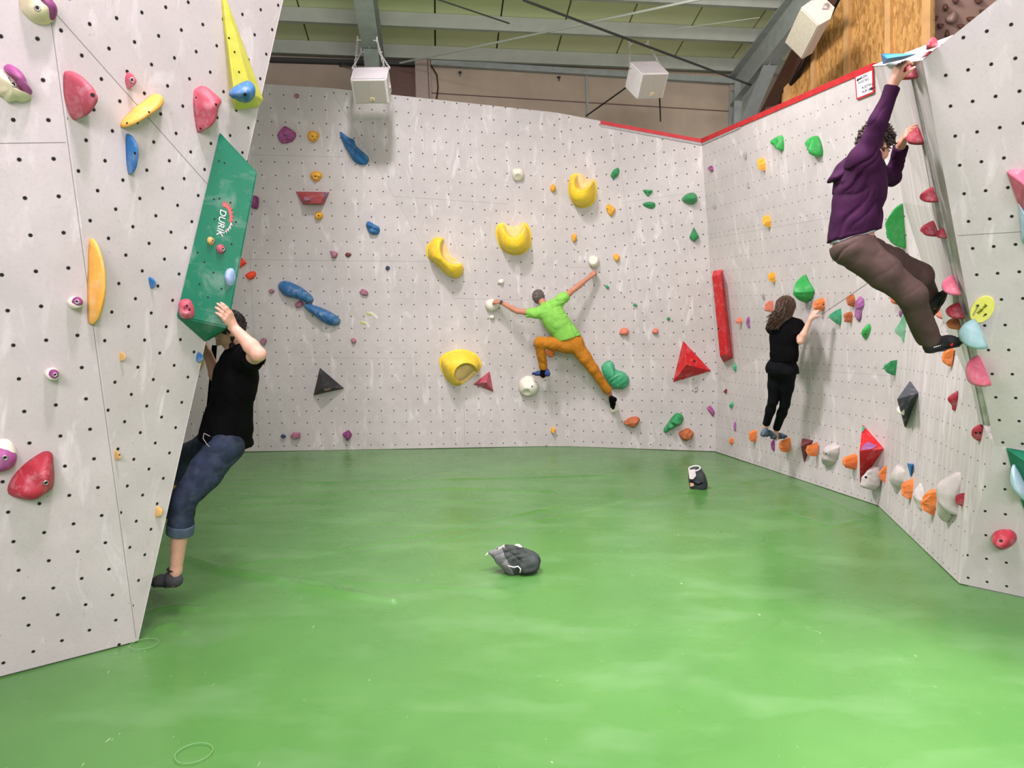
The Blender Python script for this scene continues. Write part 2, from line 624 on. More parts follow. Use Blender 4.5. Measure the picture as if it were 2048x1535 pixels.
nx, ny = 480, 520
gx = np.linspace(-6.5, 6.0, nx)
gy = np.linspace(-1.5, 12.2, ny)
X, Y = np.meshgrid(gx, gy, indexing='ij')
xy = np.stack([X.ravel(), Y.ravel()], 1)
Z = np.zeros(len(xy))
fp = lambda *l: [Fl(*p) for p in l]
for pts, w, h in [
    (fp((375, 1118), (440, 1140), (520, 1150), (600, 1172), (700, 1190), (790, 1202)), 0.05, 0.030),
    (fp((520, 1150), (640, 1166), (730, 1192)), 0.045, 0.022),
    (fp((318, 1255), (350, 1246), (372, 1262)), 0.04, 0.02), (fp((310, 1218), (350, 1212), (390, 1216)), 0.04, 0.02),
    (fp((690, 1160), (860, 1168), (1000, 1178)), 0.04, 0.008),
    (fp((440, 1135), (700, 1095), (930, 1050), (1120, 1010)), 0.035, 0.010),
    (fp((720, 1105), (900, 1075), (1080, 1040), (1250, 1000), (1370, 985)), 0.03, 0.010),
    (fp((400, 985), (560, 992), (900, 975), (1100, 980)), 0.06, 0.010), (fp((420, 1010), (700, 1000), (1000, 1003)), 0.05, 0.008),
    (fp((440, 965), (700, 962), (1000, 955), (1200, 948)), 0.07, 0.010), (fp((430, 1045), (640, 1040), (860, 1046)), 0.04, 0.006),
    (fp((1020, 1290), (1030, 1400), (1045, 1540)), 0.025, 0.006), (fp((1380, 980), (1460, 968), (1560, 955)), 0.05, 0.012),
    (fp((1500, 935), (1640, 990), (1730, 1030)), 0.05, 0.008), (fp((1330, 1410), (1440, 1320), (1560, 1240)), 0.06, 0.006),
    (fp((1560, 1020), (1660, 1050), (1720, 1040)), 0.05, 0.010)]:
    Z = np.maximum(Z, crease(xy, pts, w * 0.85, h * 1.15))
Z += 0.004 * np.sin(xy[:, 0] * 1.7 + 0.6 * np.sin(xy[:, 1] * 1.1)) * np.sin(xy[:, 1] * 1.3) - 0.006
idx = np.arange(nx * ny).reshape(nx, ny)
Fq = np.stack([idx[:-1, :-1], idx[1:, :-1], idx[1:, 1:], idx[:-1, 1:]], -1).reshape(-1, 4)
m, nt, b = new_mat('green_vinyl_mat')
tc = node(nt, 'ShaderNodeTexCoord').outputs['Object']
n1 = noise(nt, tc, 0.8, 4, 0.6, 0.0)
n2 = noise(nt, mapping(nt, tc, (0.75, 1.5, 1), (0, 0, 0.25)), 1.8, 4, 0.55, 0.0)
c = mixc(nt, ramp(nt, n1, 0.35, 0.68), (0.058, 0.185, 0.037), (0.080, 0.228, 0.051))
c = mixc(nt, math_n(nt, 'MULTIPLY', ramp(nt, n2, 0.5, 0.85), 0.26, True), c, (0.26, 0.42, 0.235))
n4 = noise(nt, mapping(nt, tc, (9, 30, 1), (0, 0, 0.5)), 1.0, 2, 0.5, 2.0)
c = mixc(nt, math_n(nt, 'MULTIPLY', ramp(nt, n4, 0.73, 0.76), 0.35, True), c, (0.03, 0.16, 0.03))
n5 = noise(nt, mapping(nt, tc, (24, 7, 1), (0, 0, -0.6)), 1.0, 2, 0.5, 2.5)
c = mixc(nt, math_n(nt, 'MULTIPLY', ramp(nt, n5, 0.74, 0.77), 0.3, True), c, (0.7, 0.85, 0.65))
link(nt, c, b.inputs['Base Color'])
r_ = ramp(nt, n2, 0.3, 0.75)
mr = node(nt, 'ShaderNodeMapRange')
mr.inputs[3].default_value, mr.inputs[4].default_value = 0.19, 0.36
link(nt, n2, mr.inputs[0])
link(nt, mr.outputs[0], b.inputs['Roughness'])
b.inputs['Specular IOR Level'].default_value = 0.5
n3 = noise(nt, mapping(nt, tc, (1, 2.2, 1), (0, 0, 0.2)), 3.0, 3, 0.5, 0.0)
bump(nt, n3, b, 0.10, 0.025)
o = mesh_obj('floor', np.column_stack([xy, Z]), Fq, m, smooth=True, loc=(0, 0, 0))
tag(o, kind='structure')

# ------------------------------------------------------------------ the hall behind and above
HA = math.radians(6.0)
hx = np.array([math.cos(HA), math.sin(HA), 0.0])      # along the purlins
hy = np.array([-math.sin(HA), math.cos(HA), 0.0])     # towards the far wall
SL = 0.20


def hall(s, t, z):
    return hx * s + hy * t + np.array([0, 0, z])


def roof_z(t):
    return 6.83 - SL * (t - 10.2)


WALLT = 12.05
conc = plain('far_wall_panel', (0.50, 0.43, 0.31), 0.8, var=0.08, scale=3, bmp=0.05)
V, Fc = prism([hall(-9, WALLT, -0.2), hall(9, WALLT, -0.2), hall(9, WALLT, roof_z(WALLT) - 0.1), hall(-9, WALLT, roof_z(WALLT) - 0.1)], -hy, 0.15)
tag(mesh_obj('wall_far', V, Fc, conc), kind='structure')
sheet, nt, b = new_mat('roof_sheet')
tc = node(nt, 'ShaderNodeTexCoord').outputs['Object']
c = mixc(nt, noise(nt, tc, 1.5, 4), (0.70, 0.76, 0.42), (0.76, 0.82, 0.48))
link(nt, c, b.inputs['Base Color'])
b.inputs['Roughness'].default_value = 0.6
# roof sheets, one mesh with open joints between the sheets
mb = MB()
w_ = 1.0
rdir = unit(-hy + np.array([0, 0, SL]))
rn = np.cross(hx, rdir)
for i in range(-9, 10):
    for (ta, tb) in ((12.2, 8.4), (8.39, 4.2), (4.19, 0.0), (-0.01, -4.0)):
        a = hall(i * w_ + 0.012, ta, roof_z(ta))
        q = hall((i + 1) * w_ - 0.012, ta, roof_z(ta))
        d2 = hall((i + 1) * w_ - 0.012, tb, roof_z(tb))
        d3 = hall(i * w_ + 0.012, tb, roof_z(tb))
        mb.add(prism([a, q, d2, d3], np.array([0, 0, -1.0]), 0.06))
o = mb.build('ceiling', sheet)
tag(o, kind='structure')
dk = plain('roof_joint_dark', (0.05, 0.05, 0.04), 0.8)
V, Fc = prism([hall(-9, 12.2, roof_z(12.2) + 0.065), hall(9, 12.2, roof_z(12.2) + 0.065), hall(9, -4, roof_z(-4) + 0.065), hall(-9, -4, roof_z(-4) + 0.065)], np.array([0, 0, -1.0]), 0.03)
tag(mesh_obj('ceiling_backing', V, Fc, dk), kind='structure')
steel = plain('grey_green_painted_steel', (0.36, 0.42, 0.38), 0.5, var=0.1, scale=8, bmp=0.03)
steel_d = plain('dark_steel', (0.045, 0.05, 0.045), 0.55, var=0.1)
purl = plain('purlin_grey', (0.46, 0.51, 0.43), 0.55, var=0.06, scale=5, bmp=0.03)
for t in (12.0 - 0.1, 11.3 - 0.2, 10.5 - 0.2, 9.65, 8.9, 8.1, 7.3):
    mb = MB()
    for (tt, zz, sy, sz) in ((t, roof_z(t) - 0.11, 0.012, 0.2), (t + 0.035, roof_z(t) - 0.205, 0.08, 0.012), (t + 0.035, roof_z(t) - 0.012, 0.08, 0.012)):
        R = np.stack([hx, hy, [0, 0, 1]], 1)
        mb.add(box(hall(0, tt, zz), 18, sy, sz, R))
    tag(mb.build('roof_purlin', purl), kind='structure')


def i_beam(a, b_, wid, dep, upv, mat, name):
    """rolled steel I section from a to b (centre of its lower flange)"""
    d = unit(b_ - a)
    s = unit(np.cross(d, upv))
    u2 = np.cross(s, d)
    mb = MB()
    L = np.linalg.norm(b_ - a)
    R = np.stack([s, d, u2], 1)
    mid = (a + b_) / 2
    mb.add(box(mid + u2 * 0.01, wid, L, 0.02, R))
    mb.add(box(mid + u2 * dep, wid, L, 0.02, R))
    mb.add(box(mid + u2 * dep / 2, 0.014, L, dep - 0.02, R))
    o = mb.build(name, mat)
    tag(o, kind='structure')
    return o


def flange_z(t):
    return 6.08 - SL * (t - 10.2)


a = U(724, 4, 9.43)
s0 = a @ hx
for (s_, nm, w) in ((s0, 'roof_beam', 0.25), (s0 + 6.05, 'roof_beam', 0.25)):
    i_beam(hall(s_, 11.95, flange_z(11.95)), hall(s_, -3, flange_z(-3)), w, 0.50, np.array([0, 0, 1.0]), steel, nm)
    i_beam(hall(s_, 11.80, 0), hall(s_, 11.80, flange_z(11.8) + 0.35), 0.22, 0.22, hy * 1.0, steel, 'steel_column')
    # haunch plate under the beam end
    mb = MB()
    mb.add(prism([hall(s_ - 0.008, 11.68, flange_z(11.7)), hall(s_ - 0.008, 10.7, flange_z(10.7)), hall(s_ - 0.008, 11.68, flange_z(11.7) - 0.55)], hx, 0.016))
    d = unit(hall(0, 10.7, flange_z(10.7)) - hall(0, 11.68, flange_z(11.7) - 0.55))
    mb.add(box((hall(s_, 10.7, flange_z(10.7)) + hall(s_, 11.68, flange_z(11.7) - 0.55)) / 2, 0.22, 1.13, 0.016,
               np.stack([hx, d, np.cross(hx, d)], 1)))
    tag(mb.build('beam_haunch', steel), kind='structure')
# wall rail, pale post and thin joints on the far wall
beige = plain('beige_post', (0.42, 0.35, 0.29), 0.7, var=0.05)
brownp = plain('brown_panel', (0.17, 0.10, 0.08), 0.7, var=0.08)


def on_far(px, py, off=0.0):
    d = ray(px, py)
    n = -hy
    o_ = hall(0, WALLT - off, 0)
    t = ((o_ - CAM) @ n) / (d @ n)
    return CAM + d * t


def far_bar(px0, py0, px1, py1, wid, dep, mat, name):
    a, b_ = on_far(px0, py0), on_far(px1, py1)
    d = unit(b_ - a)
    R = np.stack([d, -hy, np.cross(d, -hy)], 1)
    V, Fc = box((a + b_) / 2 - hy * dep / 2, np.linalg.norm(b_ - a), dep, wid, R)
    return tag(mesh_obj(name, V, Fc, mat), kind='structure')


far_bar(842, 118, 846, 210, 0.20, 0.14, beige, 'trim_5')
far_bar(858, 120, 862, 210, 0.035, 0.10, beige, 'trim_6')
far_bar(803, 130, 806, 215, 0.42, 0.02, brownp, 'trim_7')
far_bar(540, 122, 832, 131, 0.06, 0.10, steel_d, 'trim_8')
far_bar(862, 128, 1490, 167, 0.09, 0.10, steel, 'trim_9')
far_bar(1172, 150, 1175, 235, 0.035, 0.03, steel, 'trim_10')
far_bar(862, 186, 1480, 224, 0.014, 0.012, brownp, 'trim_11')
# diagonal bracing rods below the roof
for i, (p, q, r, mt) in enumerate([((1046, 0, 9.3), (1502, 170, 11.6), 0.016, steel_d), ((800, 126, 11.7), (1420, -6, 9.3), 0.016, purl),
                                   ((760, -40, 9.3), (1019, 47, 10.2), 0.010, steel_d), ((1296, 65, 11.0), (1520, 35, 10.4), 0.006, purl)]):
    V, Fc = tube([U(*p), U(*q)], r, 6)
    tag(mesh_obj('bracing_rod', V, Fc, mt), kind='structure')

# OSB partition and the brown climbing wall at the upper right
osb, nt, b = new_mat('osb_board')
tc = node(nt, 'ShaderNodeTexCoord').outputs['Object']
vo = node(nt, 'ShaderNodeTexVoronoi')
link(nt, mapping(nt, tc, (22, 22, 7)), vo.inputs['Vector'])
vo.inputs['Scale'].default_value = 1.6
vo.inputs['Randomness'].default_value = 1.0
sc_ = node(nt, 'ShaderNodeSeparateColor')
link(nt, vo.outputs['Color'], sc_.inputs[0])
c = mixc(nt, sc_.outputs[0], (0.31, 0.15, 0.032), (0.56, 0.32, 0.09))
c = mixc(nt, math_n(nt, 'MULTIPLY', ramp(nt, noise(nt, mapping(nt, tc, (40, 40, 10)), 1.5, 3), 0.55, 0.75), 0.6, True), c, (0.74, 0.52, 0.22))
link(nt, c, b.inputs['Base Color'])
b.inputs['Roughness'].default_value = 0.65
pine = plain('pine_batten', (0.56, 0.34, 0.13), 0.6, var=0.12, scale=5)
PO = Plane(U(1560, 260, 10.6), U(1862, 90, 8.3), U(1862, -80, 8.3))
poly = [(1563, 205), (1565, 180), (1600, 120), (1640, 62), (1690, -20), (1720, -70), (1866, -70), (1866, 230), (1563, 260)]
V, Fc = prism([PO.hit(*p) for p in poly], PO.n, 0.03)
tag(mesh_obj('wall_osb', V, Fc, osb), kind='structure')
for (x0, x1, y0, w) in ((1627, 1628, 90, 0.07), (1694, 1695, -40, 0.08), (1777, 1778, -60, 0.08), (1853, 1856, -60, 0.11)):
    a, b_ = PO.hit(x0, 240, 0.02), PO.hit(x1, y0, 0.02)
    d = unit(b_ - a)
    V, Fc = box((a + b_) / 2, np.linalg.norm(b_ - a), w, 0.05, np.stack([d, np.cross(PO.n, d), PO.n], 1))
    tag(mesh_obj('wall_batten', V, Fc, pine), kind='structure')
a, b_ = PO.hit(1576, 178, 0.03), PO.hit(1574, 215, 0.03)
V, Fc = box((a + b_) / 2, 0.1, 0.05, 0.5, np.stack([PO.u, PO.n, PO.v], 1))
tag(mesh_obj('wall_batten', V, Fc, pine), kind='structure')
# brown board that runs under the right roof beam
brd = plain('brown_fascia', (0.10, 0.052, 0.032), 0.7, var=0.08)
blk = plain('black_gap', (0.01, 0.01, 0.012), 0.8)
V, Fc = prism([U(1522, 240, 10.9), U(1562, 205, 10.7), U(1680, -10, 8.9), U(1650, -30, 8.9), U(1585, 95, 10.4), U(1520, 225, 10.95)], np.array([0, -1, 0]), 0.03)
tag(mesh_obj('trim_12', V, Fc, brd), kind='structure')
V, Fc = prism([U(1556, 212, 10.75), U(1572, 206, 10.7), U(1685, -8, 8.95), U(1672, -10, 8.95)], np.array([0, -1, 0]), 0.02)
tag(mesh_obj('trim_13', V, Fc, blk), kind='structure')
PBW = Plane(U(1860, 100, 8.6), U(2050, 100, 8.2), U(1860, -60, 8.3))
brown_wall = plain('brown_climbing_wall', (0.25, 0.165, 0.125), 0.75, var=0.12, scale=6)
V, Fc = prism([PBW.hit(*p) for p in ((1860, 230), (2100, 230), (2100, -80), (1860, -80))], PBW.n, 0.05)
tag(mesh_obj('wall_brown', V, Fc, brown_wall), kind='structure')
PL['BW'] = PBW

# ------------------------------------------------------------------ climbing holds and volumes
HC = {  # colour, chalk share
    'red': ((0.36, 0.026, 0.042), 0.35), 'brightred': ((0.58, 0.012, 0.016), 0.25), 'rose': ((0.42, 0.075, 0.105), 0.35),
    'pink': ((0.62, 0.13, 0.20), 0.5), 'mauve': ((0.36, 0.13, 0.20), 0.4), 'plum': ((0.22, 0.035, 0.16), 0.2),
    'lilac': ((0.30, 0.10, 0.28), 0.3), 'violet': ((0.33, 0.07, 0.24), 0.2), 'maroon': ((0.17, 0.035, 0.04), 0.1),
    'yellow': ((0.86, 0.60, 0.035), 0.15), 'amber': ((0.80, 0.40, 0.035), 0.2), 'mango': ((0.80, 0.42, 0.075), 0.35),
    'tan': ((0.52, 0.33, 0.09), 0.3), 'lime': ((0.56, 0.57, 0.075), 0.1), 'orange': ((0.76, 0.21, 0.045), 0.25),
    'rust': ((0.46, 0.13, 0.04), 0.15), 'salmon': ((0.66, 0.20, 0.12), 0.3), 'neon': ((0.90, 0.075, 0.03), 0.0),
    'green': ((0.025, 0.27, 0.085), 0.15), 'grass': ((0.035, 0.36, 0.075), 0.2), 'jade': ((0.05, 0.36, 0.17), 0.3), 'mint': ((0.20, 0.50, 0.29), 0.5),
    'bottle': ((0.002, 0.145, 0.072), 0.0), 'blue': ((0.020, 0.145, 0.36), 0.25), 'steelblue': ((0.030, 0.145, 0.33), 0.42), 'sky': ((0.28, 0.40, 0.66), 0.3),
    'navy': ((0.02, 0.04, 0.11), 0.1), 'ocean': ((0.015, 0.16, 0.42), 0.0), 'teal': ((0.24, 0.42, 0.42), 0.35), 'ice': ((0.36, 0.53, 0.60), 0.3),
    'cream': ((0.70, 0.65, 0.43), 0.1), 'white': ((0.74, 0.72, 0.60), 0.1), 'grey': ((0.43, 0.41, 0.39), 0.3), 'stone': ((0.50, 0.47, 0.44), 0.3),
    'ash': ((0.30, 0.30, 0.29), 0.2), 'black': ((0.022, 0.023, 0.025), 0.1), 'slate': ((0.060, 0.066, 0.085), 0.35), 'brown': ((0.12, 0.05, 0.035), 0.1), 'dust': ((0.27, 0.18, 0.14), 0.2)}


def hmat(c):
    col, ch = HC[c]
    return plain('hold_' + c, col, 0.5 if c not in ('green', 'grass', 'jade') else 0.42, var=0.10, scale=16, bmp=0.18, chalk=ch, spec=0.35)


BOLT_M = plain('bolt_steel', (0.42, 0.41, 0.40), 0.35, metal=0.9, bmp=0)
DARK_M = plain('socket_black', (0.006, 0.006, 0.006), 0.7, bmp=0)


def pts_of(s):
    return np.array([[float(x) for x in p.split(',')] for p in s.split()])


def closed_spline(P, n):
    """closed Catmull-Rom curve through P, n points evenly spread by length"""
    m = len(P)
    out = []
    for i in range(m):
        p0, p1, p2, p3 = P[i - 1], P[i], P[(i + 1) % m], P[(i + 2) % m]
        for t in np.linspace(0, 1, 8, endpoint=False):
            out.append(0.5 * ((2 * p1) + (p2 - p0) * t + (2 * p0 - 5 * p1 + 4 * p2 - p3) * t * t + (3 * p1 - p0 - 3 * p2 + p3) * t ** 3))
    return even(np.array(out), n)


def even(P, n):
    Q = np.vstack([P, P[:1]])
    L = np.r_[0, np.cumsum(np.linalg.norm(np.diff(Q, axis=0), axis=1))]
    s = np.linspace(0, L[-1], n, endpoint=False)
    return np.stack([np.interp(s, L, Q[:, k]) for k in range(2)], 1)


def vnoise(P, seed, f):
    """smooth value noise from summed sines"""
    rs = np.random.RandomState(seed)
    out = np.zeros(len(P))
    for k in range(6):
        d = rs.normal(size=P.shape[1])
        d /= np.linalg.norm(d)
        out += np.sin((P @ d) * f * (0.6 + 0.25 * k) + rs.uniform(0, 6.28)) / (1 + 0.35 * k)
    return out / 2.6


SCOOP = [None]


def build_hold(fac, style, T, out, craters=(), ridges=None, opening=None, shift=(0, 0), seed=1, rough=None, fit=True, lift=0.0, side=0.0):
    pl = PL[fac]
    P = pts_of(out) if isinstance(out, str) else np.asarray(out, float)
    tgt = np.array([P.min(0), P.max(0)])
    ctr_px = tgt.mean(0)
    smooth = style in ('dome', 'soft', 'bowl', 'ball', 'mesa')
    N = {'rock': max(12, len(P) * 2), 'bowl': 96}.get(style, 40)
    if style == 'rock':
        Q = even(P, N)
    elif style == 'crag':
        N = 54
        Q = even(P, N)
    elif style == 'slab':
        Q = P
        N = len(P)
    elif style == 'mesa':
        Q = P
        N = len(P)
    else:
        Q = closed_spline(P, N)
    AB = pl.to2(np.array([pl.hit(*q) for q in Q]))
    cen = pl.to2(pl.hit(*ctr_px))
    rel = AB - AB.mean(0)
    cen = AB.mean(0)
    if side:                                     # seen edge-on: width along the wall taken from its height
        hgt = (tgt[1] - tgt[0])[1] / FOC * np.linalg.norm(pl.to3(cen) - CAM)
        rel = (Q - Q.mean(0)) / (tgt[1] - tgt[0]) * np.array([side, -1.0]) * hgt
        cen = pl.to2(pl.hit(tgt[1][0] - 1, ctr_px[1]))
    size = np.sqrt(np.prod(rel.max(0) - rel.min(0)))
    if style == 'rock':
        rr = [1.0, 0.86, 0.62, 0.30]
    elif style == 'mesa':
        rr = [1.0, 0.99, 0.62]
    elif style == 'slab':
        rr = [1.0, 1.0, 0.96]
    elif style == 'bowl':
        rr = [1.10, 1.10, 1.03, 1.0] + list(np.linspace(0.985, 0.04, 40))
    else:
        rr = [1.0] + list(np.sin(np.linspace(math.pi / 2, 0.12, 11)) * 0.985)
    cr2 = [(pl.to2(pl.hit(c[0], c[1])) - cen, np.linalg.norm(pl.to2(pl.hit(c[0] + c[2], c[1])) - pl.to2(pl.hit(c[0], c[1]))), c[3]) for c in craters]
    ab, hh = [], []
    for k, r in enumerate(rr):
        r = min(r, 1.1)
        for i in range(N):
            q = rel[i] * r
            if style in ('dome', 'ball'):
                h = T * math.sqrt(max(0, 1 - min(r, 1) ** 2.2)) if k else -0.004
            elif style == 'soft':
                h = T * (1 - min(r, 1) ** 2.6) ** 0.8 if k else -0.004
            elif style == 'crag':
                h = T * (1 - min(r, 1) ** 1.7) ** 0.62 if k else -0.004
            elif style == 'rock':
                h = [-0.004, 0.5 * T, 0.92 * T, 1.0 * T][k]
            elif style == 'mesa':
                h = [-0.004, 0.012, T][k]
            elif style == 'slab':
                h = [-0.004, T * 0.9, T][k]
            else:
                if r > 1.0:
                    h = (-0.004, 0.010, 0.014)[min(k, 2)]
                else:
                    h = 0.014 + T * (max(0, 1 - r ** 3.2)) ** 0.62
            q = q + np.array(shift) * size * (1 - r) * (k > 0)
            ab.append(q)
            hh.append(h)
    ab.append(np.array(shift) * size)
    hh.append({'rock': 1.02 * T, 'mesa': T, 'slab': T}.get(style, T + (0.014 if style == 'bowl' else 0)))
    ab, hh = np.array(ab), np.array(hh)
    up = hh > 0.003
    if opening is not None:                      # scoop that opens towards a direction (photo axes, y down)
        ang, s0, dep = opening
        d = np.array([math.cos(ang), math.sin(ang)])
        per = np.array([-d[1], d[0]])
        s = ab @ d
        w = ab @ per
        s = s / np.abs(rel @ d).max()
        w = w / np.abs(rel @ per).max()
        qq = np.sqrt((w / 0.70) ** 2 + ((1.08 - s) / (1.08 - s0)) ** 2)
        g = np.clip((1.0 - qq) / 0.22, 0, 1)
        g = g * g * (3 - 2 * g)
        SCOOP[0] = g
        hh = np.where(hh > 0.02, 0.02 + (hh - 0.02) * (1 - dep * g), hh)
    for (c2, r2, d2) in cr2:
        q = np.linalg.norm(ab - c2, axis=1) / r2
        hh = np.where(up, hh - d2 * np.clip((3.2 if style == 'bowl' else 1.25) * (1 - q ** 2), 0, 1), hh)
        if style == 'bowl':
            SCOOP[0] = np.clip(3.0 * (1 - q ** 2), 0, 1)
    if ridges is not None:
        ang, wl, amp = ridges
        t = ab @ np.array([math.cos(ang), math.sin(ang)]) + 0.15 * size * vnoise(ab / size, seed, 3.0)
        hh = np.where(up, hh + amp * np.sin(t * 2 * math.pi / wl), hh)
    if rough is None:
        rough = {'rock': 0.13, 'crag': 0.22, 'dome': 0.05, 'soft': 0.085, 'ball': 0.0, 'bowl': 0.0, 'mesa': 0.0, 'slab': 0.0}[style]
    if rough:
        nz = vnoise(ab / size, seed, 7.0 if style not in ('rock', 'crag') else 11.0)
        hh = np.where(up, hh + rough * T * nz, hh)
        if style == 'rock':
            rs = np.random.RandomState(seed + 3)
            jit = rs.normal(size=ab.shape) * 0.028 * size
            jit[:N] *= 0.25
            ab = ab + jit
    hh = np.where(up, np.maximum(hh, 0.004), hh) + lift
    sc = np.ones(2)
    off = np.zeros(2)
    V = pl.to3(cen + ab, hh)
    if fit:
        for it in range(10):
            px = proj(V)
            bb = np.array([px.min(0), px.max(0)])
            wr = (tgt[1] - tgt[0]) / np.maximum(bb[1] - bb[0], 1e-6)
            sc = np.clip(sc * np.clip(wr, 0.7, 1.4), 0.3, 1.7) if not side else np.array([1.0, np.clip(sc[1] * wr[1], 0.3, 2.0)])
            e = tgt.mean(0) - bb.mean(0) if not side else np.array([tgt[0][0] - bb[0][0], tgt.mean(0)[1] - bb.mean(0)[1]])
            p0 = proj(pl.to3(cen + off, 0.0))
            J = np.stack([(proj(pl.to3(cen + off + dv, 0.0)) - p0) / 0.01 for dv in (np.array([0.01, 0]), np.array([0, 0.01]))], 1)
            off = off + np.linalg.solve(J, e) * 0.9
            V = pl.to3(cen + off + ab * sc, hh)
    Fc = []
    R = len(rr)
    for k in range(R - 1):
        for i in range(N):
            j = (i + 1) % N
            Fc.append((k * N + i, k * N + j, (k + 1) * N + j, (k + 1) * N + i))
    for i in range(N):
        Fc.append(((R - 1) * N + i, (R - 1) * N + (i + 1) % N, R * N))
    Fc.append(tuple(range(N))[::-1])
    return V, outward(V, Fc), (style in ('dome', 'soft', 'bowl', 'ball', 'crag'))


def put_bolt(o, V, Fc, px, n, r=0.009, parent=None):
    """countersunk bolt head where the sight line meets the hold"""
    bv = BVHTree.FromPolygons([tuple(v) for v in V], [tuple(f) for f in Fc])
    d = unit(ray(*px))
    hitp = bv.ray_cast(Vector(CAM), Vector(d))
    if hitp[0] is None:
        return
    c = np.array(hitp[0])
    nn = unit(np.array(hitp[1]) + np.array(n) * 1.2)
    if nn @ (CAM - c) < 0:
        nn = -nn
    mb = MB().add(ring_torus(c, nn, r, r * 0.36, 16, 6))
    bo = mb.build('bolt', BOLT_M, parent or o, True)
    s, t, dd = frame_of(nn)
    ring = [c + nn * 0.0012 + (math.cos(a) * s + math.sin(a) * t) * r * 0.8 for a in np.linspace(0, 2 * math.pi, 14, endpoint=False)]
    V2, F2 = prism(ring, nn, 0.004)
    mesh_obj('bolt_socket', V2, F2, DARK_M, bo)


def put_hole(o, V, Fc, px, n, r=0.006):
    bv = BVHTree.FromPolygons([tuple(v) for v in V], [tuple(f) for f in Fc])
    hitp = bv.ray_cast(Vector(CAM), Vector(unit(ray(px[0], px[1]))))
    if hitp[0] is None:
        return
    c = np.array(hitp[0])
    nn = unit(np.array(hitp[1]))
    if nn @ (CAM - c) < 0:
        nn = -nn
    s, t, dd = frame_of(nn)
    ring = [c + nn * 0.001 + (math.cos(a) * s + math.sin(a) * t) * r for a in np.linspace(0, 2 * math.pi, 12, endpoint=False)]
    V2, F2 = prism(ring, nn, 0.004)
    mesh_obj('bolt_hole', V2, F2, DARK_M, o)


def patch(o, V, Fc, poly, mat, label=None):
    """thin painted patch laid on the surface of a volume"""
    bv = BVHTree.FromPolygons([tuple(v) for v in V], [tuple(f) for f in Fc])
    P, N_ = [], np.zeros(3)
    for px in poly:
        hp = bv.ray_cast(Vector(CAM), Vector(unit(ray(*px))))
        if hp[0] is None:
            return
        nn = np.array(hp[1])
        nn = nn if nn @ (CAM - np.array(hp[0])) > 0 else -nn
        P.append(np.array(hp[0]) + nn * 0.003)
        N_ += nn
    V2, F2 = prism(P, unit(N_), 0.002)
    po = mesh_obj('paint_patch', V2, F2, mat, o)
    if label:
        po['label'] = label


SEED = [10]


def hold(fac, style, col, T, label, out, bolt=None, hole=None, group=None, name='climbing_hold', cat='climbing hold', part=None, **kw):
    SEED[0] += 1
    kw.setdefault('seed', SEED[0])
    V, Fc, sm = build_hold(fac, style, T, out, **kw)
    o = mesh_obj(name, V, Fc, hmat(col), None, sm)
    if style == 'bowl':                          # hands leave chalk in the scoop
        o.data.materials.append(plain('chalked_yellow', (0.76, 0.55, 0.22), 0.7, var=0.1, scale=12, bmp=0.1, chalk=0.5))
        g = SCOOP[0]
        for p in o.data.polygons:
            if np.mean([g[i] for i in p.vertices]) > 0.55:
                p.material_index = 1
    tag(o, label, cat, group)
    n = PL[fac].n
    if part is not None:                        # second colour moulded onto the base
        pcol, pT, pout, plift = part[:4]
        pk = part[4] if len(part) > 4 else {}
        V2, F2, s2 = build_hold(fac, 'soft', pT, pout, seed=SEED[0] + 50, lift=plift, **pk)
        po = mesh_obj('coloured_cap', V2, F2, hmat(pcol), o, True)
        po['label'] = {'plum': 'purple cap'}.get(pcol, pcol + ' cap')
    if bolt:
        VV, FF = (list(V), list(Fc))
        if part is not None:
            k = len(VV)
            VV = VV + list(V2)
            FF = FF + [tuple(i + k for i in f) for f in F2]
        put_bolt(o, VV, FF, bolt[:2], n, bolt[2] if len(bolt) > 2 else 0.009)
    for h in (hole or []):
        put_hole(o, V, Fc, h, n, h[2] if len(h) > 2 else 0.006)
    return o


def volume(fac, col, T, label, base, apexes, faces=None, group=None, holes=(), name='climbing_volume', cat='climbing volume', mat=None):
    """plywood volume: base polygon on the wall and apex points standing T in front of it; convex hull of both"""
    pl = PL[fac]
    B = [pl.hit(*p, -0.004) for p in pts_of(base)]
    Ap = [pl.hit(a[0], a[1], a[2] if len(a) > 2 else T) for a in apexes]
    B2 = [b_ + pl.n * 0.014 for b_ in B]
    bm = bmesh.new()
    for p in B + B2 + Ap:
        bm.verts.new(tuple(p))
    r = bmesh.ops.convex_hull(bm, input=bm.verts)
    bmesh.ops.delete(bm, geom=[v for v in bm.verts if not v.link_faces], context='VERTS')
    bmesh.ops.dissolve_limit(bm, angle_limit=0.02, verts=bm.verts, edges=bm.edges)
    bmesh.ops.bevel(bm, geom=list(bm.edges), offset=0.004, segments=1, affect='EDGES', clamp_overlap=True)
    bmesh.ops.recalc_face_normals(bm, faces=bm.faces)
    bm.verts.index_update()
    V = [np.array(v.co) for v in bm.verts]
    Fc = [[v.index for v in f.verts] for f in bm.faces]
    bm.free()
    o = mesh_obj(name, V, Fc, mat or hmat(col))
    tag(o, label, cat, group)
    for h in holes:
        put_hole(o, V, Fc, h, pl.n, h[2] if len(h) > 2 else 0.006)
    return o, V, Fc


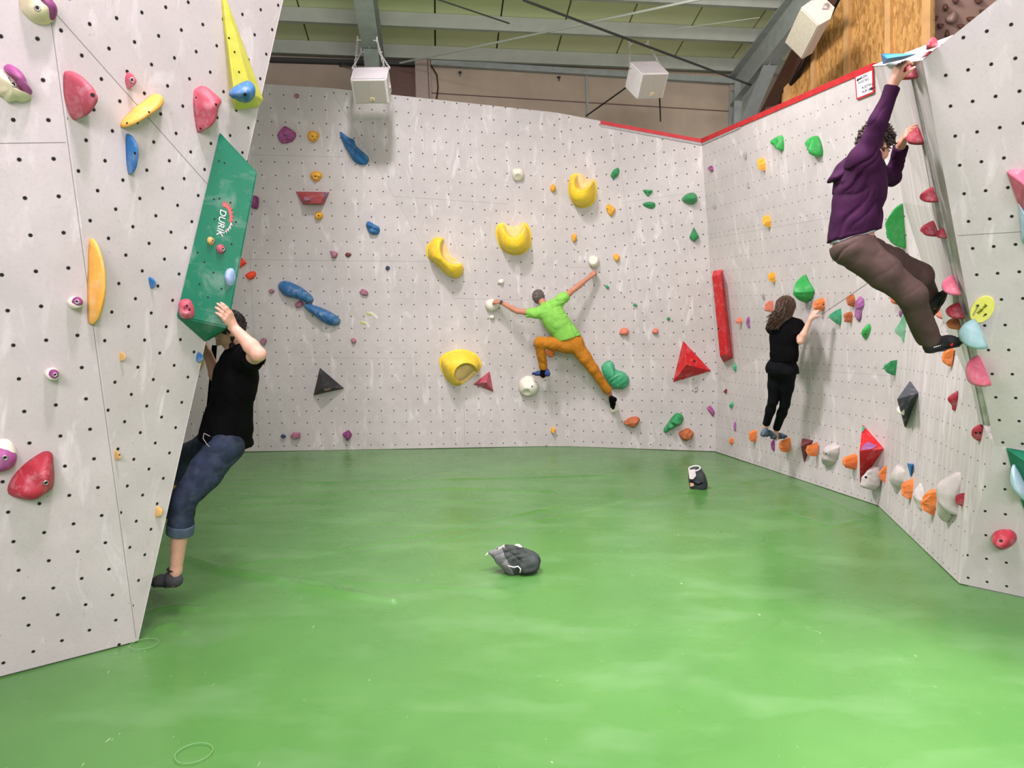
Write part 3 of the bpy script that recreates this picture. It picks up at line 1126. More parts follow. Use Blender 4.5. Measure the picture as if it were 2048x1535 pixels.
# --- left wall
gA = 'two-coloured cream and purple holds on the left wall'
hold('A', 'soft', 'cream', 0.085, 'large cream and purple hold at the top left, cut by the picture edge', '37,-12 38,15 50,32 66,45 88,51 103,46 112,38 114,20 105,0 90,-20 60,-26',
     bolt=(75, 16, 0.010), group=gA, ridges=(-0.9, 0.09, 0.007), part=('plum', 0.06, '67,-16 78,12 88,22 97,36 108,41 115,28 114,12 105,-2 92,-16', 0.035))
hold('A', 'soft', 'cream', 0.085, 'cream and purple hold at the left edge, level with the big pink lobe', '-16,135 5,138 10,150 30,165 45,182 63,190 60,200 45,205 32,201 15,204 4,192 -10,182',
     bolt=(27, 169, 0.010), group=gA, ridges=(1.2, 0.08, 0.006), part=('violet', 0.065, '7,134 18,128 35,137 46,147 53,160 56,170 65,180 65,188 55,192 46,185 36,175 30,162 19,152 9,142', 0.03))
hold('B', 'soft', 'rose', 0.15, 'large smooth pink-red lobe high on the left wall', '125,146 132,141 148,142 160,152 175,165 185,182 195,190 196,208 185,225 170,240 158,241 145,228 133,205 126,180', hole=[(185, 190, 0.009)], shift=(0.05, -0.08))
hold('B', 'soft', 'rose', 0.06, 'small dusky red teardrop with bolt right of the pink lobe', '250,150 258,144 266,148 273,160 272,170 262,178 253,168 249,158', bolt=(265, 160, 0.010))
hold('B', 'dome', 'mango', 0.09, 'pale orange sausage hold tilted up to the right on the left wall', '239,248 243,240 262,220 290,200 310,187 322,187 328,197 321,208 305,222 280,237 255,250 242,255', hole=[(298, 224, 0.005), (254, 246, 0.005)])
hold('B', 'dome', 'blue', 0.07, 'upright blue finger-shaped hold under the pale orange sausage', '250,270 256,267 266,275 274,300 277,325 275,342 268,349 262,342 255,318 251,290', hole=[(270, 306, 0.007)])
hold('B', 'soft', 'rose', 0.11, 'pink-red striated shield hold left of the yellow wedge', '385,180 392,175 407,171 425,180 437,192 443,200 436,215 430,235 415,255 400,266 395,258 390,240 385,210', ridges=(1.9, 0.085, 0.006), hole=[(432, 209, 0.008), (401, 257, 0.006), (392, 195, 0.005)])
hold('A', 'soft', 'white', 0.09, 'white cone with purple cap beside the long orange hold', '133,603 140,594 153,592 163,597 166,606 158,614 143,617 135,611', group=gA, rough=0.02, part=('plum', 0.04, '143,605 147,596 156,593 164,598 166,606 158,613 147,612', 0.055), bolt=(154, 603, 0.008))
hold('A', 'soft', 'white', 0.09, 'white cone with purple cap low on the left wall, above the dark red slab hold', '88,749 94,738 108,734 117,740 119,752 108,760 93,759', group=gA, rough=0.02, part=('plum', 0.04, '97,748 101,740 110,738 118,743 118,753 109,759 100,756', 0.055), bolt=(110, 749, 0.008))
hold('A', 'soft', 'white', 0.07, 'round purple hold with white back cut by the left picture edge', '-22,886 5,876 22,881 33,898 34,915 24,935 5,945 -22,940', group=gA, part=('violet', 0.07, '-24,893 8,888 25,896 34,912 27,933 5,945 -24,942', 0.02), bolt=(10, 915, 0.010))
hold('A', 'soft', 'red', 0.12, 'large dark red slab-like hold low on the left wall', '14,990 14,972 25,952 45,930 72,910 90,901 104,905 107,925 109,950 105,975 85,990 60,1000 35,999', bolt=(92, 965, 0.010), ridges=(0.75, 0.11, 0.006), shift=(0.08, -0.12))
hold('B', 'dome', 'mango', 0.10, 'long upright orange hold like a banana on the left wall', '175,487 180,475 188,478 200,500 208,540 212,580 211,620 204,640 188,649 182,635 178,600 174,540', rough=0.03)
hold('B', 'soft', 'blue', 0.045, 'small blue hold between the long orange hold and the green volume', '296,556 303,553 310,560 312,570 309,577 303,573')
gT = 'small tan holds on the left wall'
hold('B', 'soft', 'tan', 0.04, 'upper small tan hold, right of the seam at mid height', '238,712 240,705 246,702 252,707 251,715 244,722 239,721', group=gT)
hold('B', 'soft', 'tan', 0.04, 'small tan hold right of the big dark red slab hold', '228,905 233,898 240,905 242,912 237,920 229,918', group=gT, hole=[(239, 909, 0.004)])
hold('B', 'soft', 'tan', 0.04, 'lowest small tan hold, at the arete beside the knee of the man in jeans', '309,1026 312,1016 319,1011 326,1013 326,1022 318,1031 311,1034', group=gT)
hold('B', 'soft', 'steelblue', 0.05, 'small blue hold at the arete just below the green volume', '391,718 395,708 401,703 407,706 406,716 400,724 393,723', fit=True)
lime_v, LV, LF = volume('B', 'lime', 0.10, 'tall yellow-green wedge volume at the top of the left wall', '440,-30 447,0 478,105 508,185 524,200 515,213 470,220 461,190 452,100 443,20',
                        [(505, 188, 0.09), (470, 200, 0.09)], holes=[(458, 76), (469, 104), (478, 144)])
hold('B', 'soft', 'steelblue', 0.07, 'rounded blue hold on the foot of the yellow-green wedge', '458,182 468,172 490,163 505,161 511,172 510,195 503,206 490,205 472,198 460,190', lift=0.085, hole=[(490, 189, 0.010)])

# --- green volume on the arete with its painted logo and holds
chalked = plain('bottle_green_paint', HC['bottle'][0], 0.4, var=0.06, scale=6, bmp=0.08, chalk=0.18, spec=0.2, chalk_scale=7)
ga, gb, gc = PB.hit(437, 262, 0.0), PB.hit(350, 632, 0.0), PB.hit(409, 684, 0.0)
gd, ge = U(456, 655, 4.02), U(515, 345, 4.10)
gd = U(456, 655, 4.06)
ge = Plane(ga, gb, gd).hit(515, 345)
gd2, ge2 = U(440, 668, 4.5), U(500, 330, 4.75)
VV = [ga, gb, gc, gd, ge, gd2, ge2]
bm = bmesh.new()
for p in VV:
    bm.verts.new(tuple(p))
bmesh.ops.convex_hull(bm, input=bm.verts)
bmesh.ops.dissolve_limit(bm, angle_limit=0.03, verts=bm.verts, edges=bm.edges)
bmesh.ops.bevel(bm, geom=list(bm.edges), offset=0.008, segments=2, affect='EDGES', clamp_overlap=True)
bmesh.ops.recalc_face_normals(bm, faces=bm.faces)
bm.verts.index_update()
GV = [np.array(v.co) for v in bm.verts]
GF = [[v.index for v in f.verts] for f in bm.faces]
bm.free()
gvol = mesh_obj('climbing_volume', GV, GF, chalked)
tag(gvol, 'large green plywood volume hugging the left arete, gripped by the man in black', 'climbing volume')
PG = Plane(ga, gb, gd)
PL['G'] = PG
for h in [(408, 316), (420, 320), (438, 322), (449, 326), (428, 398), (439, 397), (461, 405), (429, 438), (472, 444), (463, 488), (395, 505), (409, 524), (399, 568), (443, 577), (416, 594), (427, 545)]:
    put_hole(gvol, GV, GF, h, PG.n, 0.0055)


def text_obj(txt, name, p0, xdir, nrm, size, mat, parent, shear=0.0, extr=0.0006, align='LEFT', bold=0.0):
    cu = bpy.data.curves.new(name, 'FONT')
    cu.body = txt
    cu.size = size
    cu.extrude = extr
    cu.shear = shear
    cu.offset = bold
    cu.align_x = align
    cu.materials.append(mat)
    tmp = bpy.data.objects.new('tmp_text', cu)
    COL.objects.link(tmp)
    dg = bpy.context.evaluated_depsgraph_get()
    me = bpy.data.meshes.new_from_object(tmp.evaluated_get(dg))
    bpy.data.objects.remove(tmp)
    x, z = unit(xdir), unit(nrm)
    x = unit(x - z * (x @ z))
    y = np.cross(z, x)
    V = np.array([v.co for v in me.vertices]) if len(me.vertices) else np.zeros((0, 3))
    V = np.asarray(p0) + V[:, :1] * x + V[:, 1:2] * y + V[:, 2:3] * z
    Fc = [tuple(p.vertices) for p in me.polygons]
    return mesh_obj(name, V, Fc, mat, parent)


inkw = plain('white_print', (0.75, 0.76, 0.74), 0.6, var=0.08, scale=60, bmp=0)
p0 = PG.hit(441, 417, 0.003)
p1 = PG.hit(433.5, 466, 0.003)
tl = np.linalg.norm(p1 - p0)
text_obj('DURIK', 'logo_text', p0, p1 - p0, PG.n, tl / 2.75, inkw, gvol, shear=0.25, bold=0.0)
# red and white feathered crescent
redp = plain('red_print', (0.50, 0.10, 0.09), 0.6, var=0.25, scale=90, bmp=0)
mbr, mbw = MB(), MB()
cc = np.array([447.0, 434.0])
for k in range(26):
    a = math.radians(-95 + k * 7.2)
    ri, ro = 12.0 + 0.2 * k * (k > 16), 17.0 + 2.2 * (k % 2) + 2.0 * math.sin(math.pi * k / 25)
    sx_, sy_ = 1.0, 1.75
    e = 0.075
    quad = [(cc[0] + r * math.cos(a + da) * sx_, cc[1] + r * math.sin(a + da) * sy_) for r, da in ((ri, -e), (ro - 3, -e), (ro, e * 0.3), (ri, e))]
    (mbr if k < 17 else mbw).add(prism([PG.hit(x, y, 0.0022) for x, y in quad], PG.n, 0.0015))
mbr.build('logo_crescent', redp, gvol)
mbw.build('logo_crescent_tip', plain('pale_print', (0.62, 0.52, 0.47), 0.6, var=0.2, scale=90, bmp=0), gvol)
hold('G', 'soft', 'tan', 0.035, 'small round olive-tan knob on the green volume', '414,482 416,475 422,473 429,478 430,486 425,491 417,489', bolt=(425, 481, 0.007))
hold('G', 'soft', 'rose', 0.04, 'small round dusky pink knob on the green volume', '432,498 436,490 443,488 450,493 451,502 446,508 436,506', bolt=(446, 498, 0.008))
hold('G', 'soft', 'sky', 0.05, 'pale blue egg-shaped hold near the right edge of the green volume', '449,546 455,537 466,536 471,547 470,562 464,573 455,572 449,560')
hold('G', 'soft', 'rose', 0.055, 'blocky red hold with pockets at the lower end of the green volume', '357,606 367,597 380,598 387,610 390,626 386,636 370,638 359,631', hole=[(374, 611, 0.006), (378, 619, 0.011)], craters=[(377, 620, 7, 0.02)])

# --- back wall, left part
gY = 'small yellow and orange chip holds on the back walls'
hold('BL1', 'rock', 'violet', 0.10, 'faceted purple hold high on the back wall, left of two yellow chips', '554,270 563,258 570,252 592,266 593,276 583,286 562,288 557,280', hole=[(570, 271, 0.01)])
hold('BL1', 'soft', 'mauve', 0.04, 'tiny greyish mauve hold near the top rim of the back wall', '588,191 592,187 598,189 598,195 593,197 589,195')
ychips = [('626,261 638,266 639,273 637,278 627,286 618,280 614,272 618,263', 'topmost yellow chip on the back wall, beside the purple faceted hold', (625, 272)),
          ('632,341 642,345 645,352 634,364 626,360 620,352 623,345', 'second yellow chip down, just above the red trapezoid volume', (631, 352)),
          ('640,422 647,428 646,435 638,440 630,437 629,431 633,424', 'third yellow chip down, just below the red trapezoid volume', (637, 431))]
for s, l, h in ychips:
    hold('BL1', 'rock', 'amber', 0.075, l, s, hole=[(*h, 0.011)], group=gY)
hold('BL1', 'dome', 'blue', 0.10, 'long knobbly blue hold in the shadow of the hanging loudspeaker', '679,263 690,269 700,276 709,280 713,292 725,303 738,315 735,329 718,330 705,320 697,305 688,290', ridges=(0.9, 0.10, 0.018), rough=0.16)
rv, RV_, RF_ = volume('BL1', 'red', 0.16, 'small red trapezoid volume with pink and blue paint on the back wall', '592,383 659,384 648,409 606,409', [(617, 393), (648, 393), (641, 407), (610, 406)], mat=plain('worn_red_paint', (0.36, 0.055, 0.06), 0.5, chalk=0.25))
patch(rv, RV_, RF_, ((649, 386), (656, 386), (652, 397), (646, 399), (647, 392)), hmat('steelblue'), 'blue paint rub')
hold('BL1', 'rock', 'mauve', 0.05, 'pink chip screwed onto the red trapezoid volume', '607,394 617,393 624,400 620,402 608,403', lift=0.15)
hold('BL1', 'soft', 'blue', 0.10, 'blue cup-shaped hold right of the red trapezoid volume', '732,450 737,442 750,449 760,455 759,467 747,470 738,464', ridges=(1.3, 0.12, 0.015))
hold('BL1', 'rock', 'mauve', 0.06, 'pink angular hold, left one of a pair at mid height', '660,501 670,502 676,507 673,516 664,516')
hold('BL1', 'soft', 'maroon', 0.04, 'dark dusky red oval hold, right one of a pair at mid height', '690,509 694,505 703,507 702,512 695,514')
hold('BL1', 'soft', 'navy', 0.04, 'tiny navy hold alone on the back wall', '771,535 775,531 780,535 777,540 772,539')
gB = 'long blue sausage holds on the back wall'
hold('BL1', 'dome', 'steelblue', 0.14, 'upper left one of two long blue sausage holds', '556,570 562,562 575,561 600,572 620,587 628,596 627,603 617,606 600,598 575,593 562,583', ridges=(2.5, 0.06, 0.006), group=gB)
hold('BL1', 'dome', 'steelblue', 0.14, 'lower right one of two long blue sausage holds', '607,610 614,606 635,612 660,623 678,635 681,645 672,651 655,648 635,635 618,622', ridges=(0.6, 0.06, 0.006), group=gB)
gM = 'small mauve chips on the back wall'
for s, l in [('589,607 600,600 608,606 603,613 592,616', 'mauve chip tucked between the two blue sausage holds'),
             ('537,581 543,577 550,582 543,587', 'small greyish mauve chip left of the upper blue sausage'),
             ('718,584 725,577 736,583 737,590 726,591', 'mauve chip below the tiny navy hold'),
             ('520,680 527,675 534,680 530,690 523,687', 'mauve chip beside the shoulder of the man in black'),
             ('701,678 706,675 713,679 712,685 704,686', 'small plum chip below the lower blue sausage'),
             ('580,871 586,864 600,864 601,874 588,878', 'mauve chip near the floor beside a tiny teal hold')]:
    hold('BL1', 'rock', 'mauve', 0.05, l, s, group=gM)
hold('BL1', 'soft', 'navy', 0.03, 'tiny dark teal hold near the floor of the back wall', '561,872 566,868 572,872 567,876')
hold('BL1', 'rock', 'plum', 0.07, 'purple diamond-shaped hold near the floor, below the black pyramid', '685,866 697,859 704,869 694,881', rough=0.03)
hold('BL1', 'rock', 'plum', 0.09, 'purple block half hidden behind the right edge of the green volume', '500,402 506,390 517,392 518,405 516,419 503,417')
gN = 'bright red-orange chips beside the green volume'
hold('BL1', 'rock', 'neon', 0.05, 'bright red-orange triangle chip at the edge of the green volume', '478,537 481,515 494,527', group=gN)
hold('BL1', 'rock', 'neon', 0.05, 'bright red-orange oval chip right of the green volume', '489,550 497,544 511,542 513,551 505,559 495,558', group=gN)
bp, BV, BFc = volume('BL1', 'black', 0.20, 'black triangular pyramid volume low on the back wall', '640,735 688,776 627,790', [(646, 775)])
inkp = plain('pink_paint_rub', (0.45, 0.24, 0.24), 0.7, bmp=0)
pp = Plane(PBL1.hit(640, 735, 0.004), PBL1.hit(688, 776, 0.004), PBL1.hit(646, 775, 0.2))
pq = Plane(PBL1.hit(627, 790, 0.004), PBL1.hit(688, 776, 0.004), PBL1.hit(646, 775, 0.2))
V, Fc = prism([pq.hit(*p, 0.003) for p in ((646, 777.5), (661, 775.5), (661, 780), (652, 782))], pq.n, 0.002)
mesh_obj('paint_patch', V, Fc, inkp, bp)
volume('BL1', 'rose', 0.14, 'small red pyramid beside the lowest yellow bowl', '979,742 987,783 946,768', [(972, 764)])
for s, l in [('733,624 743,628 754,638 757,634 745,623', 'upper scrap of yellow and white tape on the back wall'), ('721,642 733,648 735,655 740,654 735,644', 'lower scrap of yellow and white tape on the back wall')]:
    o = hold('BL1', 'slab', 'white', 0.004, l, s, name='tape_scrap', cat='tape', group='tape scraps', fit=False)
    P = pts_of(s)
    V, Fc = prism([PBL1.hit(*p, 0.007) for p in (P[0] + (0, 1), P[0] + (0, 4), P[0] + (9, 6), P[0] + (9, 3))], PBL1.n, 0.002)
    po = mesh_obj('tape_end', V, Fc, hmat('lime'), o)
    po['label'] = 'yellow end'

# --- yellow bowls
gW = 'big yellow bowl holds'
hold('BL1', 'bowl', 'yellow', 0.30, 'kidney-shaped yellow bowl, leftmost of the yellow bowls', '853,512 852,492 861,475 874,469 888,474 893,488 904,508 921,520 931,536 928,552 915,560 900,556 884,541 868,526',
     opening=(math.radians(42), -0.22, 0.85), group=gW)
hold('BL2', 'bowl', 'yellow', 0.32, 'yellow bowl in mid back wall, up and left of the man in green', '991,466 995,449 1008,446 1022,452 1036,450 1048,444 1058,452 1063,470 1062,490 1050,505 1030,510 1011,504 998,490',
     opening=(math.radians(90), -0.02, 0.85), group=gW)
hold('BRu', 'bowl', 'yellow', 0.32, 'highest yellow bowl, right of the inner corner', '1136,372 1141,352 1155,346 1167,350 1174,358 1190,359 1194,375 1193,395 1183,410 1165,416 1148,409 1138,392',
     opening=(math.radians(72), -0.02, 0.85), group=gW)
hold('BL1', 'bowl', 'yellow', 0.34, 'yellow bowl with a round pocket at the foot of the back wall', '878,724 883,711 900,702 925,698 949,705 963,720 963,735 950,750 931,765 911,771 896,761 885,745',
     craters=[(932, 744, 26, 0.20)], group=gW)

# --- white balls
gBall = 'white spherical holds around the man in green'
hold('BL2', 'ball', 'white', 0.11, 'white drum hold with a dished face, highest of the white holds', '1023,347 1026,339 1035,336 1044,338 1048,347 1046,357 1038,362 1028,360', craters=[(1036, 355, 7, 0.03)], group=gBall)
hold('BL2', 'ball', 'white', 0.12, 'white ball under the left hand of the man in green', '970,609 973,601 983,597 993,601 998,609 995,618 984,623 974,618', group=gBall)
hold('BL2', 'ball', 'white', 0.18, 'largest white ball, under the left foot of the man in green', '1037,771 1040,759 1050,751 1062,750 1073,758 1078,771 1074,784 1062,792 1048,791 1039,782',
     craters=[(1053, 780, 8, 0.05), (1056, 760, 10, 0.04)], hole=[(1064, 772, 0.012)], group=gBall)
hold('BRl', 'ball', 'white', 0.12, 'white ball above the right fist of the man in green', '1176,521 1179,513 1187,510 1196,514 1199,522 1196,531 1187,535 1179,530', craters=[(1188, 518, 7, 0.03)], group=gBall)
gs = 'small white knobs on the back wall'
for fac, s, l in [('BL2', '996,562 1000,558 1007,559 1008,565 1003,568 997,566', 'small white knob above the left hand of the man in green'),
                  ('BL2', '978,632 982,628 989,629 990,635 984,638 979,636', 'small white knob below the ball under his left hand'),
                  ('BRl', '1220,818 1224,813 1233,814 1236,820 1231,826 1223,825', 'small white knob under the right toe of the man in green')]:
    hold(fac, 'soft', 'white', 0.06, l, s, group=gs)

# --- back wall, centre and right parts
gO = 'small orange chips on the back right wall'
for fac, s, l in [('BL2', '1100,373 1105,367 1112,372 1111,380 1105,385 1100,380', 'orange chip left of the highest yellow bowl'),
                  ('BRl', '1143,470 1149,466 1154,471 1153,480 1148,485 1143,478', 'orange chip below the highest yellow bowl'),
                  ('BRu', '1212,411 1218,407 1231,418 1222,433 1214,424', 'larger orange chip right of the highest yellow bowl'),
                  ('BRu', '1226,511 1232,506 1240,512 1239,518 1234,524 1228,518', 'orange chip right of the white ball above the fist'),
                  ('BL2', '1101,860 1104,854 1111,856 1111,862 1105,867', 'orange chip near the floor left of the inner corner'),
                  ('BL2', '1090,704 1098,698 1110,702 1108,712 1098,714', 'orange hold behind the bent leg of the man in green')]:
    hold(fac, 'rock', 'orange' if 'behind' in l else 'amber', 0.07, l, s, group=gO)
gG = 'green holds on the back right wall'
o = hold('BRu', 'soft', 'green', 0.07, 'leaf-shaped green hold right of the highest yellow bowl', '1221,352 1226,341 1236,335 1239,342 1236,351 1228,357', group=gG, ridges=(0.5, 0.06, 0.008))
V, Fc = prism([PBRu.hit(*p, 0.004) for p in ((1225.5, 355), (1229, 355), (1228, 361), (1226, 361))], PBRu.n, 0.003)
mesh_obj('tape_tail', V, Fc, hmat('ocean'), o)
for s, l, T in [('1286,379 1297,379 1305,380 1302,387 1296,392 1290,387', 'upper small green hold of a pair at mid right', 0.06),
                ('1285,408 1296,403 1309,405 1311,413 1305,417 1293,415', 'lower small green hold of a pair at mid right', 0.06),
                ('1363,399 1370,390 1385,385 1394,390 1395,402 1385,409 1372,406', 'big rounded green hold near the right inner corner', 0.14)]:
    hold('BRu', 'soft', 'green', T, l, s, group=gG, ridges=(1.5, 0.10, 0.012))
hold('BRu', 'rock', 'green', 0.10, 'green kite-shaped hold near the right inner corner', '1388,454 1398,474 1388,484 1379,474', group=gG, rough=0.05)
hold('BRl', 'dome', 'jade', 0.16, 'big ribbed green kidney hold beside the straight leg of the man in green', '1203,737 1208,725 1220,720 1228,727 1231,738 1250,745 1259,758 1256,772 1241,778 1226,775 1213,760', ridges=(2.2, 0.07, 0.010), hole=[(1219, 722, 0.01)])
hold('BRl', 'soft', 'green', 0.13, 'green creased hold like a folded leaf near the floor', '1327,859 1335,846 1345,832 1354,825 1365,829 1367,840 1360,849 1341,860 1331,865', ridges=(0.9, 0.14, 0.02))
hold('BRl', 'rock', 'rust', 0.12, 'rust-orange rock hold by the folded green hold, near the floor', '1356,866 1365,860 1375,855 1388,866 1384,877 1370,882 1360,877')
hold('BRl', 'rock', 'rust', 0.12, 'rust-orange rock hold near the floor right of the straight leg', '1247,844 1257,835 1272,832 1280,838 1275,849 1268,855 1254,851')
hold('BRl', 'soft', 'salmon', 0.09, 'salmon pink hold, left one of a pair right of the man in green', '1238,665 1243,656 1253,655 1258,662 1255,670 1241,669')
hold('BRl', 'soft', 'salmon', 0.07, 'salmon pink hold, right one of a pair right of the man in green', '1304,662 1309,656 1317,658 1317,667 1305,667')
hold('BRl', 'crag', 'violet', 0.05, 'flat purple hold like a bitten wedge above the floor at the right corner', '1413,815 1420,810 1426,817 1430,824 1426,833 1419,825')
for s, l in [('1210,571 1215,570 1219,576 1214,577', 'tiny dark green hold right of the raised fist'), ('1266,609 1270,606 1275,611 1268,612', 'tiny dark green hold right of the green shirt'),
             ('1333,637 1337,633 1341,637 1337,641', 'tiny green hold left of the tall red volume')]:
    hold('BRl', 'soft', 'green', 0.04, l, s, group='tiny dark green holds')
hold('BRl', 'soft', 'grey', 0.03, 'small grey ring-like hold below the red pyramid', '1388,784 1389,774 1394,771 1396,777 1393,783', craters=[(1392, 777, 3, 0.02)])
rp, RPV, RPF = volume('BRl', 'brightred', 0.26, 'big bright red pyramid volume on the back right wall', '1366,681 1422,741 1346,763', [(1373, 729)], holes=[(1389, 722, 0.02)])
tp_, TPV, TPF = volume('RU', 'brightred', 0.16, 'tall narrow red slab volume at the right inner corner', '1428,541 1445,539 1466,716 1448,724', [(1424, 552, 0.14), (1441, 548, 0.14), (1456, 708, 0.14), (1440, 712, 0.14)], holes=[(1437, 657, 0.02)])

# --- right wall, upper part
gOr = 'yellow-orange chips on the right wall'
for s, l in [('1514,317 1522,314 1532,325 1528,342 1520,330', 'topmost yellow-orange chip on the right wall'), ('1524,430 1532,429 1543,439 1538,455 1530,445', 'second yellow-orange chip on the right wall'),
             ('1537,545 1545,543 1550,552 1547,564 1541,556', 'third yellow-orange chip on the right wall, above the long-haired woman')]:
    hold('RU', 'rock', 'amber', 0.09, l, s, group=gOr)
hold('RU', 'soft', 'plum', 0.06, 'small purple hold high beside the right inner corner', '1416,334 1423,331 1428,338 1425,343 1419,340')
hold('RU', 'soft', 'ash', 0.05, 'grey drop-shaped hold left of the topmost yellow-orange chip', '1486,304 1491,302 1494,307 1490,318 1487,312')
hold('RU', 'soft', 'ash', 0.03, 'thin grey hook hold above the second yellow-orange chip', '1493,363 1496,367 1500,374 1497,376 1494,370')
hold('RU', 'soft', 'ash', 0.03, 'grey leaf hold on the seam right of the big green hold', '1426,411 1429,404 1432,409 1430,419 1427,415')
hold('RU', 'soft', 'ash', 0.04, 'thin grey hold left of the head of the long-haired woman', '1524,586 1528,586 1530,593 1528,599 1525,594')
hold('RU', 'soft', 'grass', 0.10, 'green triangular dished hold high on the right wall', '1540,283 1550,274 1567,270 1569,301 1560,300 1549,293', craters=[(1558, 286, 9, 0.03)])
hold('RU', 'dome', 'grass', 0.15, 'round green dished hold high on the right wall behind the man in purple', '1610,285 1618,274 1632,271 1641,281 1647,300 1643,312 1631,313 1617,305', craters=[(1626, 289, 11, 0.05)])
hold('RU', 'crag', 'grass', 0.20, 'large peaked green hold above the raised hand of the woman', '1600,548 1610,560 1622,571 1630,580 1622,594 1605,605 1590,598 1586,588 1592,574 1594,558', rough=0.08)
hold('RU', 'rock', 'orange', 0.12, 'orange block hold in the right hand of the woman', '1626,600 1639,594 1650,602 1648,612 1635,621 1626,614', hole=[(1630, 601, 0.01), (1646, 608, 0.01)])
hold('RU', 'rock', 'ash', 0.04, 'small grey chip left of the orange block in her hand', '1617,605 1621,600 1624,604 1622,611')
hold('RU', 'rock', 'salmon', 0.12, 'salmon hold half behind the hair of the woman', '1529,613 1537,601 1546,600 1547,621 1537,623')
hold('RU', 'rock', 'salmon', 0.09, 'small salmon hold left of the wavy purple hold', '1472,645 1478,633 1484,640 1483,647')
hold('RU', 'soft', 'lilac', 0.05, 'small wavy purple hold left of the hair of the woman', '1493,634 1498,632 1500,640 1497,648 1498,655 1494,656 1493,645')
hold('RU', 'soft', 'jade', 0.05, 'small green chip below the tall red slab volume', '1465,732 1470,726 1474,733 1470,742')
hold('RU', 'soft', 'grass', 0.20, 'tall ribbed green volume hold beside the waist of the man in purple', '1807,406 1800,415 1790,428 1782,455 1776,490 1790,494 1806,496 1807,450', ridges=(0.2, 0.10, 0.008))

# --- right wall, lower part
gFloor = 'orange foothold rocks along the foot of the right wall'
hold('RL', 'soft', 'maroon', 0.05, 'tiny dark red chip beside the right inner corner', '1448,783 1451,777 1454,779 1452,787')
hold('RL', 'soft', 'jade', 0.05, 'small green curled hold beside the right inner corner', '1458,812 1464,803 1468,807 1463,816')
hold('RL', 'soft', 'lilac', 0.04, 'narrow purple leaf hold left of the feet of the woman', '1467,852 1470,842 1473,852 1470,862')
hold('RL', 'soft', 'plum', 0.05, 'narrow purple leaf hold right below the feet of the woman', '1543,890 1546,877 1549,889 1546,902')
hold('RL', 'rock', 'orange', 0.06, 'smallest orange rock, leftmost along the foot of the right wall', '1458,877 1463,874 1468,877 1466,885 1461,889', group=gFloor)
hold('RL', 'rock', 'orange', 0.10, 'orange rock left of the feet of the woman', '1498,868 1506,859 1514,864 1512,873 1505,884 1499,876', group=gFloor)
hold('RL', 'rock', 'orange', 0.13, 'orange rock under the right toe of the woman', '1558,882 1566,876 1577,874 1582,885 1578,898 1568,904 1562,893', group=gFloor)
volume('RL', 'maroon', 0.14, 'dark maroon pyramid volume behind an orange rock on the right wall', '1606,876 1627,880 1610,924', [(1601.5, 892)])
hold('RL', 'rock', 'orange', 0.13, 'orange rock in front of the maroon pyramid', '1613,896 1622,886 1634,883 1634,900 1626,912 1617,905', group=gFloor, lift=0.03)
hold('RL', 'crag', 'stone', 0.12, 'flat grey stone-like hold right of the maroon pyramid', '1642,915 1649,899 1658,892 1664,885 1681,893 1679,906 1670,926 1657,932 1647,929', hole=[(1652, 907, 0.01)])
hold('RL', 'rock', 'orange', 0.14, 'orange rock left of the large red pyramid', '1685,912 1699,906 1713,911 1716,925 1710,938 1700,939 1693,930 1686,924', group=gFloor)
rp2, V2_, F2_ = volume('RL', 'brightred', 0.30, 'large red pyramid volume with purple paint on the right wall', '1727,849 1769,897 1722,966', [(1719, 902)])
pu = Plane(PRL.hit(1727, 849, 0.004), PRL.hit(1769, 897, 0.004), PRL.hit(1719, 902, 0.30))
V, Fc = prism([pu.hit(*p, 0.004) for p in ((1722, 900), (1726, 890), (1736, 883), (1743, 886), (1754, 891), (1745, 897))], pu.n, 0.002)
mesh_obj('paint_patch', V, Fc, hmat('lilac'), rp2)['label'] = 'purple paint'
V, Fc = prism([pu.hit(*p, 0.004) for p in ((1724.5, 851), (1731, 855), (1723.5, 865))], pu.n, 0.002)
mesh_obj('paint_patch', V, Fc, hmat('jade'), rp2)['label'] = 'green corner'
gSt = 'pale grey stone holds along the foot of the right wall'
hold('RL', 'crag', 'stone', 0.16, 'pale grey stone hold overlapping the foot of the red pyramid', '1720,962 1729,941 1742,932 1758,935 1763,950 1758,972 1745,980 1730,975', hole=[(1732, 954, 0.014)], lift=0.05, group=gSt)
hold('RL', 'rock', 'orange', 0.13, 'orange rock between two pale grey stone holds', '1760,935 1779,925 1784,935 1775,946 1777,962 1771,968 1763,950', group=gFloor)
hold('R3', 'crag', 'stone', 0.075, 'pale grey stone hold right of the orange rock between stones', '1778,945 1788,927 1800,935 1811,947 1808,968 1800,977 1790,986 1784,970', group=gSt)
hold('R3', 'rock', 'orange', 0.075, 'orange rock below the small blue wedge', '1803,963 1811,955 1822,955 1828,965 1826,985 1818,999 1806,982', group=gFloor)
volume('R3', 'ocean', 0.03, 'small flat blue wedge pointing down on the right wall', '1817,926 1828,927 1824,953', [(1822, 929, 0.04)])
hold('R3', 'crag', 'stone', 0.055, 'narrow pale grey stone hold left of the last orange rock', '1826,985 1840,966 1846,980 1850,1005 1843,1019 1832,1005', group=gSt)
hold('R3', 'rock', 'orange', 0.085, 'largest orange rock, last towards the near corner', '1843,999 1855,985 1868,977 1874,990 1870,1020 1860,1032 1849,1018', group=gFloor, ridges=(1.2, 0.09, 0.012))
hold('R3', 'crag', 'stone', 0.12, 'largest pale grey stone hold, jagged, near the right corner', '1872,988 1884,970 1890,955 1903,942 1921,948 1923,965 1919,1000 1915,1036 1905,1033 1886,1044 1876,1020', rough=0.26, hole=[(1904, 1029, 0.01)], group=gSt)
